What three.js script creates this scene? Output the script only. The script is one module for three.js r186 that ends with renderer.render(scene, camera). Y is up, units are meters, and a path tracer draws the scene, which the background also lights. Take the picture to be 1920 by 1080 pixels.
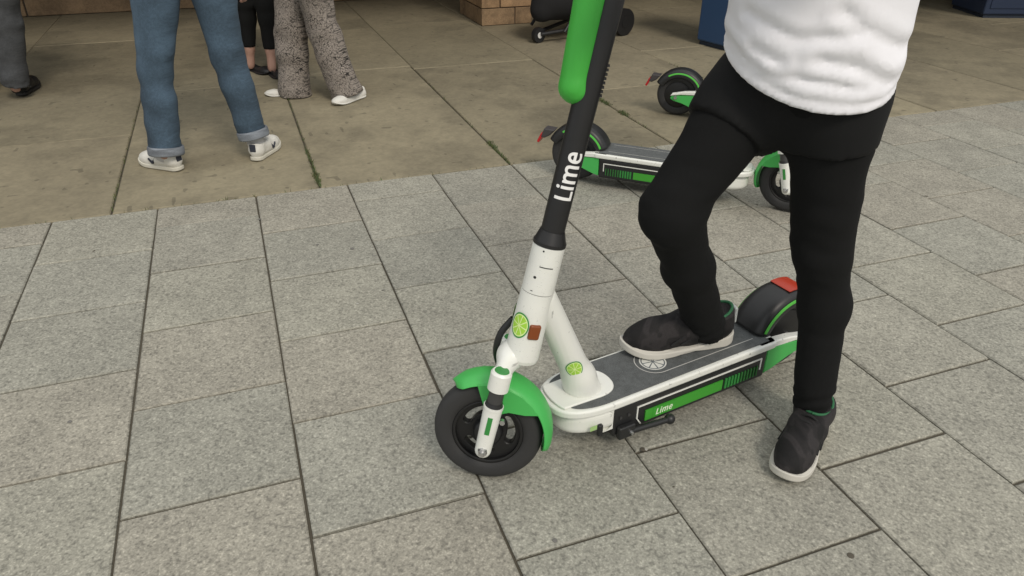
import * as THREE from 'three';
import { mergeGeometries, mergeVertices } from 'three/addons/utils/BufferGeometryUtils.js';
import { RoundedBoxGeometry } from 'three/addons/geometries/RoundedBoxGeometry.js';

// ---------------------------------------------------------------- camera, sky, sun, exposure
const scene = new THREE.Scene();
const CAM_H = 1.28, F_PX = 1374.1, PITCH = -0.52641, ROLL = 0.00641, YAW = -0.35386;
const camera = new THREE.PerspectiveCamera(42.908, 16 / 9, 0.05, 400);
camera.rotation.order = 'YXZ';
camera.position.set(0, CAM_H, 0);
camera.rotation.set(PITCH, YAW, ROLL);
camera.updateMatrixWorld();

const renderer = new THREE.WebGLRenderer({ antialias: true });
renderer.setSize(1024, 576);
renderer.toneMapping = THREE.LinearToneMapping;
renderer.toneMappingExposure = 1.05;
renderer.shadowMap.enabled = true;

function overcastSky() {                       // an even, cloudy sky, brighter overhead
  const w = 256, h = 128, d = new Float32Array(w * h * 4);
  for (let j = 0; j < h; j++) for (let i = 0; i < w; i++) {
    const el = (j + 0.5) / h * Math.PI - Math.PI / 2, az = i / w * Math.PI * 2;
    const s = Math.max(0, Math.sin(el));
    const cl = 1 + 0.06 * Math.sin(az * 3 + 2 * s) * Math.cos(el * 5) + 0.04 * Math.sin(az * 7 + el * 9);
    const L = (0.57 + 0.39 * s) * cl;
    const k = (j * w + i) * 4;
    d[k] = L * 0.985; d[k + 1] = L; d[k + 2] = L * 1.01; d[k + 3] = 1;
  }
  const t = new THREE.DataTexture(d, w, h, THREE.RGBAFormat, THREE.FloatType);
  t.mapping = THREE.EquirectangularReflectionMapping;
  t.magFilter = t.minFilter = THREE.LinearFilter; t.wrapS = THREE.RepeatWrapping;
  t.needsUpdate = true;
  return t;
}
const skyTex = overcastSky();
scene.background = skyTex;
scene.environment = skyTex;

const sun = new THREE.DirectionalLight(0xfff4e6, 1.5);
sun.position.set(2.0, 8, 6.0);
sun.target.position.set(1, 0, -2);
sun.castShadow = true; sun.shadow.radius = 30;
sun.shadow.mapSize.set(2048, 2048);
Object.assign(sun.shadow.camera, { left: -9, right: 9, top: 9, bottom: -9, near: 0.5, far: 40 });
scene.add(sun, sun.target);

// ---------------------------------------------------------------- helpers
let seed = 12345;
const rnd = () => { seed = (seed + 0x6D2B79F5) | 0; let t = Math.imul(seed ^ (seed >>> 15), 1 | seed); t = (t + Math.imul(t ^ (t >>> 7), 61 | t)) ^ t; return ((t ^ (t >>> 14)) >>> 0) / 4294967296; };
const rr = (a, b) => a + (b - a) * rnd();
const V = (x, y, z) => new THREE.Vector3(x, y, z);
const lerp = (a, b, t) => a + (b - a) * t;
const clamp = (x, a = 0, b = 1) => Math.min(b, Math.max(a, x));
const sstep = (a, b, x) => { const t = clamp((x - a) / (b - a)); return t * t * (3 - 2 * t); };
const O = V(0, CAM_H, 0);
const rayOf = (px, py) => V((px - 960) / F_PX, -(py - 540) / F_PX, -1).applyQuaternion(camera.quaternion);
const PZ = (px, py, z) => { const r = rayOf(px, py); return O.clone().addScaledVector(r, z / r.z); };        // the point seen at a pixel, on the plane z
const PY = (px, py, y) => { const r = rayOf(px, py); return O.clone().addScaledVector(r, (y - CAM_H) / r.y); }; // the same, at height y

const used = new Map();
function numbered(n) { const k = used.get(n) || 0; used.set(n, k + 1); return k ? `${n}_${String(k).padStart(3, '0')}` : n; }
function tagIt(o, label, category, group, kind) {
  if (label) o.userData.label = label;
  if (category) o.userData.category = category;
  if (group) o.userData.group = group;
  if (kind) o.userData.kind = kind;
  return o;
}
function thing(name, label, category, group, kind) {
  const g = new THREE.Group(); g.name = numbered(name); scene.add(g);
  return tagIt(g, label, category, group, kind);
}
function obj(name, geo, mat, parent, label) {
  let g = Array.isArray(geo) ? merge(geo) : geo;
  const m = new THREE.Mesh(g, mat); m.name = parent === scene ? numbered(name) : name;
  m.castShadow = m.receiveShadow = true;
  if (label) m.userData.label = label;
  parent.add(m); return m;
}
function merge(list) {
  return mergeGeometries(list.map(g => {
    const q = g.index ? g.toNonIndexed() : g;
    for (const k of Object.keys(q.attributes)) if (!['position', 'normal', 'uv'].includes(k)) q.deleteAttribute(k);
    if (!q.attributes.uv) q.setAttribute('uv', new THREE.Float32BufferAttribute(new Float32Array(q.attributes.position.count * 2), 2));
    if (!q.attributes.normal) q.computeVertexNormals();
    return q;
  }));
}
const std = (color, roughness = 0.6, extra = {}) => new THREE.MeshStandardMaterial({ color: Array.isArray(color) ? new THREE.Color().setRGB(...color) : color, roughness, ...extra });
function cyl(a, b, r1, r2 = r1, seg = 24, open = false) {
  const d = b.clone().sub(a), g = new THREE.CylinderGeometry(r2, r1, d.length(), seg, 1, open);
  g.applyQuaternion(new THREE.Quaternion().setFromUnitVectors(V(0, 1, 0), d.clone().normalize()));
  return g.translate(...a.clone().add(b).multiplyScalar(0.5).toArray());
}
function tube(pts, r, n = 24, rs = 8) { return new THREE.TubeGeometry(new THREE.CatmullRomCurve3(pts), n, r, rs); }
function box(x0, x1, y0, y1, z0, z1, r = 0) {
  const w = x1 - x0, h = y1 - y0, d = z1 - z0;
  const g = r ? new RoundedBoxGeometry(w, h, d, 2, r) : new THREE.BoxGeometry(w, h, d);
  return g.translate((x0 + x1) / 2, (y0 + y1) / 2, (z0 + z1) / 2);
}
function lathe(pts, seg = 48) { return new THREE.LatheGeometry(pts.map(p => new THREE.Vector2(...p)), seg); }

// value noise
const hash = (x, y, z, s = 0) => { let h = Math.imul(x, 374761393) ^ Math.imul(y, 668265263) ^ Math.imul(z, 2147483647 - 61) ^ Math.imul(s, 1274126177); h = Math.imul(h ^ (h >>> 13), 1274126177); return ((h ^ (h >>> 16)) >>> 0) / 4294967296; };
function noise3(x, y, z, s = 0) {
  const i = Math.floor(x), j = Math.floor(y), k = Math.floor(z), f = t => t * t * (3 - 2 * t);
  const u = f(x - i), v = f(y - j), w = f(z - k);
  const L = (a, b, t) => a + (b - a) * t;
  return L(L(L(hash(i, j, k, s), hash(i + 1, j, k, s), u), L(hash(i, j + 1, k, s), hash(i + 1, j + 1, k, s), u), v),
    L(L(hash(i, j, k + 1, s), hash(i + 1, j, k + 1, s), u), L(hash(i, j + 1, k + 1, s), hash(i + 1, j + 1, k + 1, s), u), v), w);
}
function tnoise(u, v, n, s) {                  // tiling, period 1, n cells
  const x = u * n, y = v * n, i = Math.floor(x), j = Math.floor(y), f = t => t * t * (3 - 2 * t), a = f(x - i), b = f(y - j), m = q => ((q % n) + n) % n;
  return lerp(lerp(hash(m(i), m(j), s), hash(m(i + 1), m(j), s), a), lerp(hash(m(i), m(j + 1), s), hash(m(i + 1), m(j + 1), s), a), b);
}
function dataTex(n, fn, srgb = true) {
  const d = new Uint8Array(n * n * 4);
  for (let j = 0; j < n; j++) for (let i = 0; i < n; i++) {
    const c = fn(i / n, j / n, i, j), k = (j * n + i) * 4;
    d[k] = clamp(c[0]) * 255; d[k + 1] = clamp(c[1]) * 255; d[k + 2] = clamp(c[2]) * 255; d[k + 3] = 255;
  }
  const t = new THREE.DataTexture(d, n, n, THREE.RGBAFormat);
  t.wrapS = t.wrapT = THREE.RepeatWrapping; t.magFilter = THREE.LinearFilter; t.minFilter = THREE.LinearMipmapLinearFilter; t.generateMipmaps = true;
  if (srgb) t.colorSpace = THREE.SRGBColorSpace; t.needsUpdate = true; return t;
}
function canvasTex(w, h, draw) {
  const c = document.createElement('canvas'); c.width = w; c.height = h; draw(c.getContext('2d'), w, h);
  const t = new THREE.CanvasTexture(c); t.colorSpace = THREE.SRGBColorSpace; t.anisotropy = 4; return t;
}

// signed distance shapes and a surface-nets mesher, for bodies, clothes and shoes
const cone = (a, b, ra, rb = ra) => {
  const dx = b.x - a.x, dy = b.y - a.y, dz = b.z - a.z, L = dx * dx + dy * dy + dz * dz || 1e-9;
  return (x, y, z) => {
    const px = x - a.x, py = y - a.y, pz = z - a.z, t = clamp((px * dx + py * dy + pz * dz) / L);
    const qx = px - dx * t, qy = py - dy * t, qz = pz - dz * t;
    return Math.sqrt(qx * qx + qy * qy + qz * qz) - (ra + (rb - ra) * t);
  };
};
const ellip = (c, ax, ay, az, ang = 0) => {      // ellipsoid turned by ang about y
  const co = Math.cos(ang), si = Math.sin(ang), m = Math.min(ax, ay, az);
  return (x, y, z) => {
    const dx = x - c.x, dz = z - c.z, u = (dx * co - dz * si), w = (dx * si + dz * co), v = y - c.y;
    const k0 = Math.hypot(u / ax, v / ay, w / az), k1 = Math.hypot(u / (ax * ax), v / (ay * ay), w / (az * az));
    return k1 > 1e-9 ? k0 * (k0 - 1) / k1 : -m;
  };
};
const smin = (a, b, k) => { const h = Math.max(k - Math.abs(a - b), 0) / k; return Math.min(a, b) - h * h * k * 0.25; };
const union = (list, k) => (x, y, z) => { let d = list[0](x, y, z); for (let i = 1; i < list.length; i++) d = smin(d, list[i](x, y, z), k); return d; };
function sdfMesh(f, lo, hi, h) {
  const nx = Math.ceil((hi.x - lo.x) / h) + 1, ny = Math.ceil((hi.y - lo.y) / h) + 1, nz = Math.ceil((hi.z - lo.z) / h) + 1;
  const F = new Float32Array(nx * ny * nz), id = (i, j, k) => (k * ny + j) * nx + i;
  for (let k = 0; k < nz; k++) for (let j = 0; j < ny; j++) for (let i = 0; i < nx; i++) F[id(i, j, k)] = f(lo.x + i * h, lo.y + j * h, lo.z + k * h);
  const vi = new Int32Array(nx * ny * nz).fill(-1), pos = [], idx = [];
  const E = [[0, 1], [2, 3], [4, 5], [6, 7], [0, 2], [1, 3], [4, 6], [5, 7], [0, 4], [1, 5], [2, 6], [3, 7]], v = new Array(8);
  for (let k = 0; k < nz - 1; k++) for (let j = 0; j < ny - 1; j++) for (let i = 0; i < nx - 1; i++) {
    let neg = 0;
    for (let c = 0; c < 8; c++) { v[c] = F[id(i + (c & 1), j + ((c >> 1) & 1), k + (c >> 2))]; if (v[c] < 0) neg++; }
    if (!neg || neg === 8) continue;
    let x = 0, y = 0, z = 0, n = 0;
    for (const [a, b] of E) if ((v[a] < 0) !== (v[b] < 0)) {
      const t = v[a] / (v[a] - v[b]);
      x += lerp(a & 1, b & 1, t); y += lerp((a >> 1) & 1, (b >> 1) & 1, t); z += lerp(a >> 2, b >> 2, t); n++;
    }
    vi[id(i, j, k)] = pos.length / 3;
    pos.push(lo.x + (i + x / n) * h, lo.y + (j + y / n) * h, lo.z + (k + z / n) * h);
  }
  const quad = (a, b, c, d, flip) => { if (a < 0 || b < 0 || c < 0 || d < 0) return; if (flip) idx.push(a, c, b, a, d, c); else idx.push(a, b, c, a, c, d); };
  for (let k = 1; k < nz - 1; k++) for (let j = 1; j < ny - 1; j++) for (let i = 1; i < nx - 1; i++) {
    const s = F[id(i, j, k)] < 0;
    if (s !== (F[id(i + 1, j, k)] < 0)) quad(vi[id(i, j - 1, k - 1)], vi[id(i, j, k - 1)], vi[id(i, j, k)], vi[id(i, j - 1, k)], !s);
    if (s !== (F[id(i, j + 1, k)] < 0)) quad(vi[id(i - 1, j, k - 1)], vi[id(i - 1, j, k)], vi[id(i, j, k)], vi[id(i, j, k - 1)], !s);
    if (s !== (F[id(i, j, k + 1)] < 0)) quad(vi[id(i - 1, j - 1, k)], vi[id(i, j - 1, k)], vi[id(i, j, k)], vi[id(i - 1, j, k)], !s);
  }
  const g = new THREE.BufferGeometry();
  g.setAttribute('position', new THREE.Float32BufferAttribute(pos, 3));
  const uv = new Float32Array(pos.length / 3 * 2);
  for (let q = 0; q < pos.length / 3; q++) { uv[2 * q] = pos[3 * q] + pos[3 * q + 2] * 0.8; uv[2 * q + 1] = pos[3 * q + 1]; }
  g.setAttribute('uv', new THREE.BufferAttribute(uv, 2));
  g.setIndex(idx); g.computeVertexNormals(); return g;
}
function bounds(pts, pad) { const b = new THREE.Box3().setFromPoints(pts).expandByScalar(pad); return [b.min, b.max]; }

// ---------------------------------------------------------------- ground
const graniteTex = dataTex(1024, (u, v, i, j) => {
  const f1 = tnoise(u, v, 300, 1), f2 = tnoise(u, v, 150, 2), f3 = tnoise(u, v, 26, 3), f4 = tnoise(u, v, 7, 4), g = hash(i, j, 9);
  let l = 0.70 + 0.14 * (f1 - 0.5) + 0.12 * (f2 - 0.5) + 0.045 * (f3 - 0.5) + 0.055 * (f4 - 0.5) + 0.08 * (g - 0.5);
  if (f1 > 0.83 && f2 > 0.5) l += 0.06; if (f2 < 0.2) l -= 0.05;
  return [l * 1.055, l * 1.048, l * 0.985];
});
const graniteBump = dataTex(512, (u, v, i, j) => { const l = 0.5 * tnoise(u, v, 250, 5) + 0.4 * tnoise(u, v, 110, 6) + 0.1 * hash(i, j, 3); return [l, l, l]; }, false);
const concreteTex = dataTex(1024, (u, v, i, j) => {
  const a = tnoise(u, v, 3, 11), b = tnoise(u, v, 8, 12), c = tnoise(u, v, 23, 13), d = tnoise(u, v, 90, 14), e = tnoise(u, v, 256, 15);
  let l = 0.645 + 0.07 * (a - 0.5) + 0.045 * (b - 0.5) + 0.03 * (c - 0.5) + 0.05 * (d - 0.5) + 0.05 * (e - 0.5);
  const st = sstep(0.55, 0.75, 0.6 * tnoise(u, v, 5, 16) + 0.4 * tnoise(u, v, 19, 17));
  l -= 0.055 * st;
  if (tnoise(u, v, 60, 18) > 0.93) l -= 0.10;
  return [l * 1.03, l * 0.995, l * 0.87];
});
const earthMat = std([0.085, 0.075, 0.055], 1);
const groundMat = std([0.2, 0.19, 0.16], 0.95);
{
  const g = obj('ground', new THREE.PlaneGeometry(300, 300).rotateX(-Math.PI / 2).translate(0, -0.06, 0), groundMat, scene); tagIt(g, 'plain ground beyond the paving', 'ground', null, 'structure');
}
const TILE = 0.4, X0 = -0.0245, BORDER = -3.205, GAP = 0.0058;
function slabGeo(w, d, u0, v0, ch = 0.0035, th = 0.045) {       // chamfered slab, top at y = 0
  const P = [], ring = (ix, y) => { const a = w / 2 - ix, b = d / 2 - ix; return [[-a, y, b], [a, y, b], [a, y, -b], [-a, y, -b]]; };
  const r0 = ring(0, -th), r1 = ring(0, -ch), r2 = ring(ch, 0);
  const q = (a, b, c, e) => P.push(...a, ...b, ...c, ...a, ...c, ...e);
  for (let i = 0; i < 4; i++) { const n = (i + 1) % 4; q(r0[i], r0[n], r1[n], r1[i]); q(r1[i], r1[n], r2[n], r2[i]); }
  q(...r2);
  const g = new THREE.BufferGeometry(); g.setAttribute('position', new THREE.Float32BufferAttribute(P, 3)); g.computeVertexNormals();
  const uv = []; for (let i = 0; i < P.length; i += 3) uv.push((P[i] + u0) / 0.9, (P[i + 2] - P[i + 1] + v0) / 0.9);
  g.setAttribute('uv', new THREE.Float32BufferAttribute(uv, 2)); return g;
}
{
  const pav = thing('pavement', 'grey granite slab paving in half bond', 'paving', null, 'structure');
  const tones = [[0.58, 0.572, 0.55], [0.61, 0.599, 0.572], [0.553, 0.549, 0.53], [0.592, 0.569, 0.54], [0.578, 0.575, 0.556], [0.597, 0.588, 0.558], [0.565, 0.555, 0.533]];
  const mats = tones.map(t => std(t, 0.82, { map: graniteTex, bumpMap: graniteBump, bumpScale: 0.0012 }));
  const full = [], halves = [];
  for (let i = 0; i < 10; i++) { full.push(slabGeo(TILE - GAP, 0.4025 - 0.0080, rr(0, 1), rr(0, 1), rr(0.0025, 0.0045))); }
  obj('bedding', box(-8, 14, -0.055, -0.0088, BORDER + 0.003, 6), earthMat, pav);
  for (let c = -6; c < 16; c++) {
    const even = ((c % 2) + 2) % 2 === 0, x = X0 + (c + 0.5) * TILE;
    const z0 = even ? BORDER : BORDER + 0.206;         // half slabs along the border in every other column
    const put = (geo, z) => {
      const pink = rnd() < 0.1, m = obj('paving_slab', geo, pink ? mats[3] : mats[Math.floor(rnd() * mats.length)], pav);
      m.position.set(x + rr(-0.001, 0.001), rr(-0.0018, 0.0008), z + rr(-0.001, 0.001));
      m.rotation.set(rr(-0.002, 0.002), rr(-0.0035, 0.0035), rr(-0.002, 0.002));
    };
    if (!even) put(slabGeo(TILE - GAP, 0.206 - GAP, rr(0, 1), rr(0, 1)), BORDER + 0.103);
    for (let k = 0; k < (even ? 10 : 9); k++) put(full[Math.floor(rnd() * full.length)], z0 + (k + 0.5) * 0.4025);
  }
  const gum = [std([0.16, 0.155, 0.14], 0.9), std([0.40, 0.39, 0.35], 0.9), std([0.09, 0.08, 0.06], 0.95)];
  for (let i = 0; i < 46; i++) {                 // old gum spots, grit and bits of leaf lying on the slabs
    const r = rr(0.003, 0.009), k = Math.floor(rnd() * 3), g = new THREE.SphereGeometry(1, 9, 5).scale(r, 0.0012, r * rr(0.6, 1)).rotateY(rr(0, 3)).translate(rr(-0.7, 3.6), 0.0006, rr(-3.1, -0.7));
    obj('gum_spot', g, gum[k], pav);
  }
  // past the slabs anyone can tell apart the material takes over
  const far = obj('outer_paving', [box(6.38, 14, -0.05, -0.004, BORDER + 0.003, 6), box(-8, -2.43, -0.05, -0.004, BORDER + 0.003, 6), box(-2.42, 6.37, -0.05, -0.004, 0.85, 6)], mats[0], pav);
  const p = far.geometry.attributes.position, uv = far.geometry.attributes.uv; for (let i = 0; i < p.count; i++) uv.setXY(i, p.getX(i) / 0.9, p.getZ(i) / 0.9);
}
const CJ = [-0.605, 0.255, 1.172, 2.088];           // joints of the concrete apron
{
  const ap = thing('concrete_apron', 'stained brown concrete slabs in front of the building', 'concrete', null, 'structure');
  obj('joint_base', box(-9, 14, -0.055, -0.012, -8.6, BORDER - 0.003), earthMat, ap);
  const cm = [[0.62, 0.585, 0.53], [0.60, 0.57, 0.51], [0.655, 0.62, 0.56], [0.575, 0.545, 0.49]].map(t => std(t, 0.88, { map: concreteTex, bumpMap: concreteTex, bumpScale: 0.002 }));
  const xs = [-4.2, -3.3, -2.4, -1.5, ...CJ, 3.0, 3.91, 4.82, 5.73, 6.64, 7.55];
  xs.forEach((x, i) => {
    if (i === xs.length - 1) return;
    const zs = [BORDER - 0.005, [-5.19, -5.3, -5.26, -4.31][i % 4] + rr(-0.04, 0.04), [-6.9, -7.1, -6.8][i % 3], -8.55];
    for (let k = 0; k < 3; k++) {
      const g = k ? 0.004 : 0.007, w = xs[i + 1] - x - (k < 1 ? 0.009 : 0.0025), d = zs[k] - zs[k + 1] - g;
      const geo = slabGeo(w, d, 0, 0, 0.005, 0.04), ox = rr(0, 3), oz = rr(0, 3), pp = geo.attributes.position, uv = geo.attributes.uv;
      for (let q = 0; q < pp.count; q++) uv.setXY(q, (pp.getX(q) + ox) / 2.6, (pp.getZ(q) - pp.getY(q) + oz) / 2.6);
      const m = obj('concrete_slab', geo, cm[Math.floor(rnd() * 4)], ap);
      m.position.set((x + xs[i + 1]) / 2, rr(-0.003, 0), (zs[k] + zs[k + 1]) / 2);
    }
  });
}
{ // grass and moss growing in the joints
  const blade = new THREE.BufferGeometry();
  blade.setAttribute('position', new THREE.Float32BufferAttribute([-0.0015, 0, 0, 0.0015, 0, 0, 0.0012, 0.011, 0.003, -0.0015, 0, 0, 0.0012, 0.011, 0.003, -0.0012, 0.011, 0.003, -0.0012, 0.011, 0.003, 0.0012, 0.011, 0.003, 0, 0.02, 0.010], 3));
  blade.computeVertexNormals();
  const spots = [];
  const run = (x, z0, z1, n, sp) => { for (let i = 0; i < n; i++) { const z = lerp(z0, z1, rnd()); spots.push([x + (rnd() + rnd() - 1) * sp, z]); } };
  run(CJ[1], -3.22, -3.75, 260, 0.012); run(CJ[1], -3.28, -3.4, 160, 0.022); run(CJ[1], -3.75, -4.7, 60, 0.006);
  run(CJ[0], -3.22, -3.6, 60, 0.005); run(CJ[0], -3.6, -4.9, 60, 0.005);
  run(CJ[2], -3.22, -3.55, 220, 0.010); run(CJ[2], -3.44, -3.56, 120, 0.02); run(CJ[2], -3.6, -5, 50, 0.005);
  run(CJ[3], -3.72, -3.82, 240, 0.024); run(CJ[3], -3.95, -4.28, 520, 0.026); run(CJ[3], -3.3, -4.9, 90, 0.006);
  run(-1.5, -3.22, -4.8, 80, 0.006); run(3.0, -3.22, -4.8, 120, 0.01);
  for (let i = 0; i < 120; i++) spots.push([rr(-1.2, 3.2), BORDER + rr(-0.004, 0.004)]);
  const im = new THREE.InstancedMesh(blade, std([1, 1, 1], 0.9, { side: THREE.DoubleSide }), spots.length), M = new THREE.Matrix4(), q = new THREE.Quaternion(), e = new THREE.Euler();
  spots.forEach(([x, z], i) => {
    const s = rr(0.4, 1.15); q.setFromEuler(e.set(rr(-0.5, 0.5), rr(0, 6.28), rr(-0.5, 0.5)));
    im.setMatrixAt(i, M.compose(V(x, -0.006, z), q, V(s, s, s)));
    im.setColorAt(i, new THREE.Color().setRGB(rr(0.07, 0.12), rr(0.095, 0.14), rr(0.035, 0.055)));
  });
  im.name = 'joint_grass'; scene.add(im); tagIt(im, 'short grass and moss growing in the concrete joints', 'grass', null, 'stuff');
}
// ---------------------------------------------------------------- building at the back: wall, canopy, pillars
const stoneTex = dataTex(512, (u, v, i, j) => {
  const l = 0.66 + 0.16 * (tnoise(u, v, 6, 31) - 0.5) + 0.12 * (tnoise(u, v, 24, 32) - 0.5) + 0.1 * (tnoise(u, v, 120, 33) - 0.5);
  return [l * 1.06, l * 0.93, l * 0.76];
});
const stoneMats = [[0.62, 0.56, 0.5], [0.72, 0.62, 0.53], [0.55, 0.5, 0.45]].map(c => std(c, 0.92, { map: stoneTex, bumpMap: stoneTex, bumpScale: 0.004 }));
const mortar = std([0.14, 0.12, 0.1], 1), plaster = std([0.3, 0.29, 0.27], 0.95);
function uvBox(g, s = 1) { const p = g.attributes.position, n = g.attributes.normal, uv = g.attributes.uv, o = rnd() * 5; for (let i = 0; i < p.count; i++) { const ax = Math.abs(n.getX(i)), ay = Math.abs(n.getY(i)); uv.setXY(i, ((ax > 0.6 ? p.getZ(i) : p.getX(i)) + o) / s, ((ay > 0.6 ? p.getZ(i) : p.getY(i)) + o) / s); } return g; }
{
  const w = thing('building_wall', 'brown stone block wall under the canopy', 'wall');
  obj('mortar_core', box(-9, 14, 0, 2.64, -8.8, -8.36), mortar, w);
  for (let c = 0; c < 5; c++) {
    let x = -4.2 + (c % 2) * 0.4, y = 0.004 + c * 0.3;
    while (x < 8) { const L = rr(0.7, 0.95); obj('stone_block', uvBox(box(x, x + L - 0.012, y, y + 0.288, -8.5, -8.335 + rr(-0.006, 0.004), 0.008), 1.1), stoneMats[Math.floor(rnd() * 3)], w); x += L; }
  }
  const cn = thing('entrance_canopy', 'flat concrete canopy roof over the entrance, right wing added for shade', 'canopy');
  obj('roof_slab', [box(-9, 14, 2.65, 2.9, -8.8, -5.45, 0.02), box(5.3, 14, 2.66, 2.89, -5.44, -3.6, 0.02)], plaster, cn);  // forward slab at right is unseen, added to shade the ground there
  obj('fascia', box(-9, 5.29, 2.5, 3.0, -5.445, -5.3, 0.01), plaster, cn); obj('fascia', box(5.15, 14, 2.5, 3.0, -3.595, -3.45, 0.01), plaster, cn);
  const sw = thing('side_wall', 'dark brown plastered wall behind the large blue bin', 'wall');
  obj('render_coat', box(7.95, 8.2, 0, 2.645, -8.33, -3.5, 0.01), std([0.12, 0.095, 0.07], 0.95), sw); obj('skirting', box(7.92, 7.949, 0, 0.18, -8.33, -3.52, 0.004), std([0.05, 0.04, 0.035], 0.9), sw);
}
function pillar(x0, x1, z0, z1, label) {
  const t = thing('stone_pillar', label, 'pillar', 'stone pillars under the canopy');
  obj('mortar_core', box(x0 + 0.02, x1 - 0.02, 0, 2.64, z0 + 0.02, z1 - 0.02), mortar, t);
  for (let c = 0; c < 17; c++) {
    const y0 = 0.002 + c * 0.1495, y1 = y0 + 0.142, sp = c % 2 ? lerp(x0, x1, 0.36) : lerp(x0, x1, 0.66);
    for (const [a, b] of [[x0, sp - 0.004], [sp + 0.004, x1]]) { const j = rr(-0.004, 0.004); obj('stone_block', uvBox(box(a, b, y0, y1, z0 + j, z1 + j, 0.006), 0.8), stoneMats[Math.floor(rnd() * 3)], t); }
  }
}
pillar(2.12, 2.6, -7.25, -6.56, 'sandstone block pillar beside the black pushchair');

// ---------------------------------------------------------------- litter bins
const blueMid = std([0.035, 0.085, 0.19], 0.5), blueNavyShaded = std([0.02, 0.035, 0.075], 0.55), blueDark = std([0.02, 0.03, 0.05], 0.6);  // far bin: dark navy, deepened further to stand in for canopy shade
function bin(x, z, turn, w, d, h, label, blueMat) {
  const t = thing('litter_bin', label, 'litter bin', 'blue litter bins under the canopy'); t.position.set(x, 0, z); t.rotation.y = turn;
  obj('base', box(-w / 2 + 0.02, w / 2 - 0.02, 0, 0.03, -d / 2 + 0.02, d / 2 - 0.02), blueDark, t);
  obj('body', box(-w / 2, w / 2, 0.03, h - 0.25, -d / 2, d / 2, 0.018), blueMat, t);
  const b = obj('door', box(-w / 2 + 0.05, w / 2 - 0.05, 0.09, h - 0.33, d / 2, d / 2 + 0.008, 0.003), blueMat, t);
  obj('lock', cyl(V(w / 2 - 0.09, 0.45, d / 2 + 0.008), V(w / 2 - 0.09, 0.45, d / 2 + 0.014), 0.012), blueDark, b);
  for (const s of [-1, 1]) for (const q of [-1, 1]) obj('post', box(s * (w / 2 - 0.03) - 0.02, s * (w / 2 - 0.03) + 0.02, h - 0.25, h - 0.05, q * (d / 2 - 0.03) - 0.02, q * (d / 2 - 0.03) + 0.02), blueMat, t);
  obj('hood', box(-w / 2 - 0.01, w / 2 + 0.01, h - 0.05, h + 0.03, -d / 2 - 0.01, d / 2 + 0.01, 0.02), blueMat, t);
  return t;
}
{
  const b = bin(3.86, -5.2, 0.2, 0.55, 0.34, 1.05, 'blue litter bin with a yellow side label behind the scooter rider', blueMid);
  obj('label_plate', box(-0.255, -0.19, 0.335, 0.62, 0.1705, 0.1735), std([0.55, 0.33, 0.05], 0.6), b, 'yellow label');
  bin(7.35, -5.55, -0.35, 0.9, 0.6, 1.2, 'large dark blue bin, deepened by shade in its colour, standing alone at the far end of the concrete', blueNavyShaded);
}
// ---------------------------------------------------------------- pushchair
const blackCloth = std([0.012, 0.012, 0.013], 0.95), blackPlastic = std([0.014, 0.014, 0.015], 0.5), greyCloth = std([0.12, 0.115, 0.11], 0.95);
const steel = std([0.55, 0.55, 0.55], 0.35, { metalness: 0.9 }), whitePlastic = std([0.72, 0.72, 0.7], 0.4);
{
  const t = thing('pushchair', 'black three-wheeled pushchair with a small white-hubbed front wheel beside the sandstone pillar', 'pushchair');
  t.position.set(2.72, 0, -5.9); t.rotation.y = 0.35;
  for (const [x, z, r] of [[-0.40, 0, 0.06], [0.36, 0.24, 0.11], [0.36, -0.24, 0.11]]) {
    const w = obj('wheel', cyl(V(x, r, z - 0.02), V(x, r, z + 0.02), r, r, 28), blackPlastic, t);
    obj('hub', cyl(V(x, r, z - 0.024), V(x, r, z + 0.024), r * 0.4, r * 0.4, 16), r < 0.1 ? whitePlastic : blackPlastic, w);
  }
  for (const z of [-0.2, 0.2]) {
    obj('chassis_bar', [cyl(V(-0.40, 0.07, z * 0.18), V(0.36, 0.12, z * 1.1), 0.016), cyl(V(-0.3, 0.1, z), V(0.5, 0.95, z * 0.9), 0.013)], blackPlastic, t);
  }
  obj('axle', cyl(V(0.36, 0.11, -0.24), V(0.36, 0.11, 0.24), 0.01), blackPlastic, t);
  const seat = union([ellip(V(-0.12, 0.34, 0), 0.3, 0.19, 0.19), cone(V(0.05, 0.32, 0), V(0.28, 0.8, 0), 0.16, 0.13), cone(V(-0.3, 0.3, 0), V(-0.38, 0.24, 0), 0.1, 0.08)], 0.1);
  obj('seat', sdfMesh(seat, V(-0.6, 0.05, -0.3), V(0.6, 1.1, 0.3), 0.02), blackCloth, t);
  obj('blanket', sdfMesh(union([ellip(V(-0.16, 0.5, 0), 0.16, 0.09, 0.15), cone(V(-0.23, 0.44, 0.14), V(-0.21, 0.36, 0.2), 0.035, 0.012)], 0.05), V(-0.4, 0.25, -0.25), V(0.2, 0.7, 0.3), 0.014), greyCloth, t);
  obj('handle', tube([V(0.5, 0.95, -0.18), V(0.56, 1.0, -0.15), V(0.56, 1.0, 0.15), V(0.5, 0.95, 0.18)], 0.014), blackPlastic, t);
}
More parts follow.
